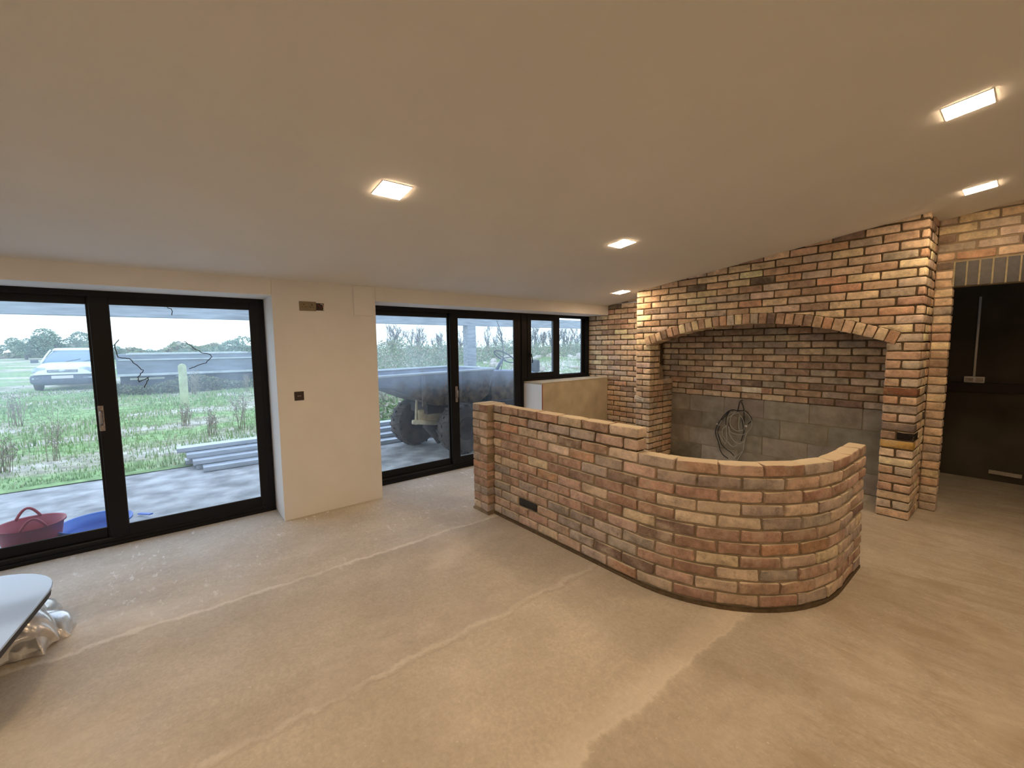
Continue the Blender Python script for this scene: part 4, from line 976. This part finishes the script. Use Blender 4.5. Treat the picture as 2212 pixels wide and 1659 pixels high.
def cpart(name, m, mt, parent=car, lab_=None):
    me = mesh_of(m, name, (0, 0, 0)); me.materials.append(mt); o = bpy.data.objects.new(name, me); C.objects.link(o); o.parent = parent
    if lab_: o['label'] = lab_
    return o
body = loft([(-1.95, .70, .35, .95, .62), (-1.85, .80, .28, 1.0, .76), (-1.2, .83, .22, 1.02, .80), (0, .83, .22, 1.0, .80), (.75, .83, .22, .98, .79), (1.3, .82, .24, .93, .74), (1.7, .80, .28, .86, .69), (1.88, .76, .34, .78, .64), (1.95, .70, .40, .70, .60)])
cpart('body_shell', body, M['car_white'])
cpart('glasshouse', loft([(-1.75, .70, .9, 1.02, .62), (-1.45, .74, .9, 1.36, .58), (-.9, .76, .9, 1.43, .60), (0, .76, .9, 1.43, .60), (.25, .75, .9, 1.38, .59), (.85, .73, .9, 1.02, .66), (.95, .70, .88, .96, .66)]), M['car_glass'])
m = loft([(-1.5, .58, 1.36, 1.40, .55), (-.9, .60, 1.40, 1.46, .55), (0, .60, 1.40, 1.455, .55), (.28, .58, 1.35, 1.39, .54)]); cpart('roof', m, M['car_white'])
m = MB()
for s_ in (-1, 1): m.tube([(.98, s_*.70, .95), (.55, s_*.665, 1.18), (.26, s_*.60, 1.38)], .028, 6)
cpart('windscreen_pillar', m, M['car_white'])
m = loft([(1.72, .80, .20, .60, .80), (1.93, .78, .22, .58, .78), (2.02, .66, .26, .54, .66)]); cpart('front_bumper', m, M['car_trim'])
m = MB(); m.box(1.96, 2.04, -.72, .72, .565, .59); cpart('bumper_strip', m, M['car_white'])
for s_ in (-1, 1):
    m = MB(); m.lathe([(.001, .03), (.10, .025), (.14, 0), (.15, -.04)], (0, 0, 0), 20, 'x'); v = m.v[0]; v[:, 1] *= 1.35; v[:, 2] *= .75; v += np.array([1.90, s_*.55, .70]); cpart('headlamp', m, M['lamp_glass'])
    m = MB(); m.obox((.78, s_*.90, .99), (.10, .17, .11)); mi = cpart('wing_mirror', m, M['car_trim'])
    m = MB(); m.box(1.98, 2.02, s_*.60-.11, s_*.60+.11, .42, .47); cpart('indicator', m, M['lamp_glass'])
    for wx in (1.25, -1.2):
        m = MB(); m.lathe([(.02, -.08), (.22, -.09), (.29, -.07), (.30, 0), (.29, .07), (.22, .09), (.02, .08)], (wx, s_*.74, .29), 24, 'y'); wh = cpart('wheel', m, M['tyre'])
        m = MB(); m.lathe([(.01, s_*.098), (.17, s_*.098), (.19, s_*.085)], (wx, s_*.74, .29), 18, 'y'); cpart('hub_cap', m, M['chrome'], wh)
m = MB(); m.box(1.94, 1.975, -.36, .36, .64, .72); gr = cpart('grille', m, M['car_trim'])
m = MB(); m.box(1.97, 1.985, -.34, .34, .66, .668); m.box(1.97, 1.985, -.34, .34, .69, .698); cpart('grille_bar', m, M['chrome'], gr)
m = MB(); m.lathe([(.001, .012), (.05, .012), (.055, 0)], (0, 0, 0), 20, 'x'); v = m.v[0]; v[:, 1] *= 1.5; v[:, 2] *= .7; v += np.array([1.98, 0, .685]); cpart('oval_badge', m, M['lamp_glass'], gr)
m = MB(); m.box(2.02, 2.035, -.26, .26, .43, .53); cpart('number_plate', m, M['white_plastic'])
m = MB(); m.box(.5, .8, -.05, -.02, .97, .99); m.tube([(.98, -.1, .97), (.80, .25, 1.06)], .008, 5); m.tube([(.98, .35, .97), (.80, .62, 1.04)], .008, 5); cpart('wiper', m, M['black_plastic'])
car.rotation_euler = (0, 0, CARROT)

# ------------------------------------------------------------------ dumper
t = thing('site_dumper', (-1.75, 3.6, -.05), 'muddy site dumper with a big pointed skip parked just outside the second door', 'dumper')
# skip: open hopper
x0, x1 = -2.55, -1.22
prof = [(1.75, 1.165), (1.78, 1.09), (2.30, 1.00), (2.72, .82), (3.0, .70), (3.75, .66), (3.95, .80), (4.02, 1.20)]
V = []; F = []; n = len(prof)
for (xx, ins) in ((x0, 0), (x1, 0)):
    for y, z in prof: V.append((xx+(.16*(1.17-z)*(1 if xx == x0 else -1)), y, z))
for i in range(n-1): F.append((i, i+1, n+i+1, n+i))
F.append(tuple(range(n))); F.append(tuple(range(2*n-1, n-1, -1)))
m = MB(); m.add(V, F); sk_ = obj('skip', m, M['mud_steel'], t); so = sk_.modifiers.new('thick', 'SOLIDIFY'); so.thickness = .012
m = MB(); m.tube([(x0, 1.75, 1.165), (x0, 4.02, 1.20), (x1, 4.02, 1.20), (x1, 1.75, 1.165)], .022, 6, closed=True); obj('rim_bar', m, M['trailer_light'], sk_)
m = MB(); m.box(x1-.01, x1+.02, 2.75, 2.80, .72, 1.15); m.box(x1-.01, x1+.02, 3.35, 3.40, .68, 1.17); obj('stiffening_rib', m, M['mud_steel'], sk_)
# engine cover / body
m = MB(); m.prism([(4.05, .50), (5.35, .50), (5.35, .95), (4.95, 1.12), (4.05, 1.17)], 'x', -2.2, -1.35); obj('engine_cover', m, M['mud_steel'], t, bevel=.02)
m = MB(); m.box(-2.1, -1.25, 3.45, 5.3, .10, .52); m.box(-1.30, -1.22, 3.55, 4.9, .08, .68); obj('chassis', m, M['dark_mud'], t, bevel=.015)
# front frame: plate, rods, bar, axle leg
m = MB(); m.box(-1.62, -1.56, 2.86, 3.26, .40, .62); obj('front_plate', m, M['mud'], t, bevel=.008)
m = MB()
for y in (2.84, 3.27): m.tube([(-1.60, y-.01, .40), (-1.60, y+.02, .80)], .022, 7)
obj('tipping_ram', m, M['mud'], t)
m = MB(); m.tube([(-1.52, 2.74, .46), (-1.52, 3.26, .38)], .035, 10); obj('cross_bar', m, M['mud'], t)
m = MB(); m.tube([(-1.74, 3.1, .36), (-1.74, 3.25, .15), (-1.74, 3.3, .04)], [.10, .07, .05], 8); m.tube([(-2.3, 3.25, .32), (-1.2, 3.38, .32)], .05, 8); obj('axle', m, M['dark_mud'], t)
m = MB(); m.box(-2.0, -1.45, 2.95, 3.7, .56, .70); obj('skip_cradle', m, M['dark_mud'], t)
def dwheel(cx, cy, cz, R, wd, ang):
    m = MB(); pr = [(R*.45, -wd*.42), (R*.62, -wd*.5), (R*.86, -wd*.5), (R*.96, -wd*.38), (R*.985, 0), (R*.96, wd*.38), (R*.86, wd*.5), (R*.62, wd*.5), (R*.45, wd*.42)]
    m.lathe(pr, (0, 0, 0), 36, 'x')
    for i in range(18):
        a = 2*PI*i/18
        for s_ in (-1, 1):
            aa = a+(.17 if s_ > 0 else 0); vv = np.array([(q[0], q[1], q[2]) for q in [(x, y, z) for x in (0, s_*wd*.5) for y in (-.018, .018) for z in (R*.93, R*1.03)]])
            sk2 = vv[:, 0]*s_/(wd*.5)*.13; yy = vv[:, 1]+sk2*R; zz = vv[:, 2]-.03*(np.abs(vv[:, 0])/(wd*.5))**2; c, s2 = math.cos(aa), math.sin(aa)
            m.add(np.stack([vv[:, 0], yy*c-zz*s2, yy*s2+zz*c], 1), [(0,1,3,2), (4,6,7,5), (0,4,5,1), (2,3,7,6), (0,2,6,4), (1,5,7,3)])
    r2 = MB(); r2.lathe([(.02, -wd*.1), (R*.2, -wd*.12), (R*.28, -wd*.3), (R*.47, -wd*.42), (R*.47, wd*.42), (R*.28, wd*.3), (R*.2, wd*.12), (.02, wd*.1)], (0, 0, 0), 24, 'x')
    M3 = np.array(Matrix.Rotation(ang, 3, 'Z'))
    for q in (m, r2): q.v = [v @ M3.T+np.array([cx, cy, cz]) for v in q.v]
    ty = obj('wheel', m, M['tyre'], t); obj('wheel_rim', r2, M['dark_mud'], ty)
dwheel(-2.25, 3.12, .335, .385, .30, .12)
dwheel(-1.22, 3.40, .335, .385, .30, .12)
dwheel(-2.2, 4.95, .30, .35, .24, 0); dwheel(-1.32, 4.98, .30, .35, .24, 0)
m = MB(); m.tube([(-1.72, 4.42, 1.10), (-1.72, 4.52, 1.25), (-1.72, 4.60, 1.35)], [.03, .026, .02], 8); sc_ = obj('steering_column', m, M['car_trim'], t)
m = MB(); P = []; c0 = Vector((-1.72, 4.62, 1.37)); nv = Vector((0, .55, .83)).normalized(); u = Vector((1, 0, 0)); v2 = nv.cross(u)
for i in range(24): a = 2*PI*i/24; P.append(c0+(u*math.cos(a)+v2*math.sin(a))*.20)
m.tube(P, .011, 7, closed=True)
for a in (0, 2.1, 4.2): m.tube([c0-nv*.03, c0+(u*math.cos(a)+v2*math.sin(a))*.20], .008, 5)
obj('steering_wheel', m, M['black_plastic'], sc_)
m = MB(); m.box(-1.95, -1.5, 4.95, 5.25, 1.0, 1.08); m.box(-1.95, -1.5, 5.22, 5.28, 1.08, 1.3); obj('seat', m, M['black_plastic'], t, bevel=.02)
m = MB(); m.tube(smooth([(-1.5, 4.35, 1.1), (-1.5, 4.42, 1.35), (-1.5, 4.40, 1.7), (-1.5, 4.30, 1.98)]), .007, 5); obj('whip_rod', m, M['black_plastic'], t)
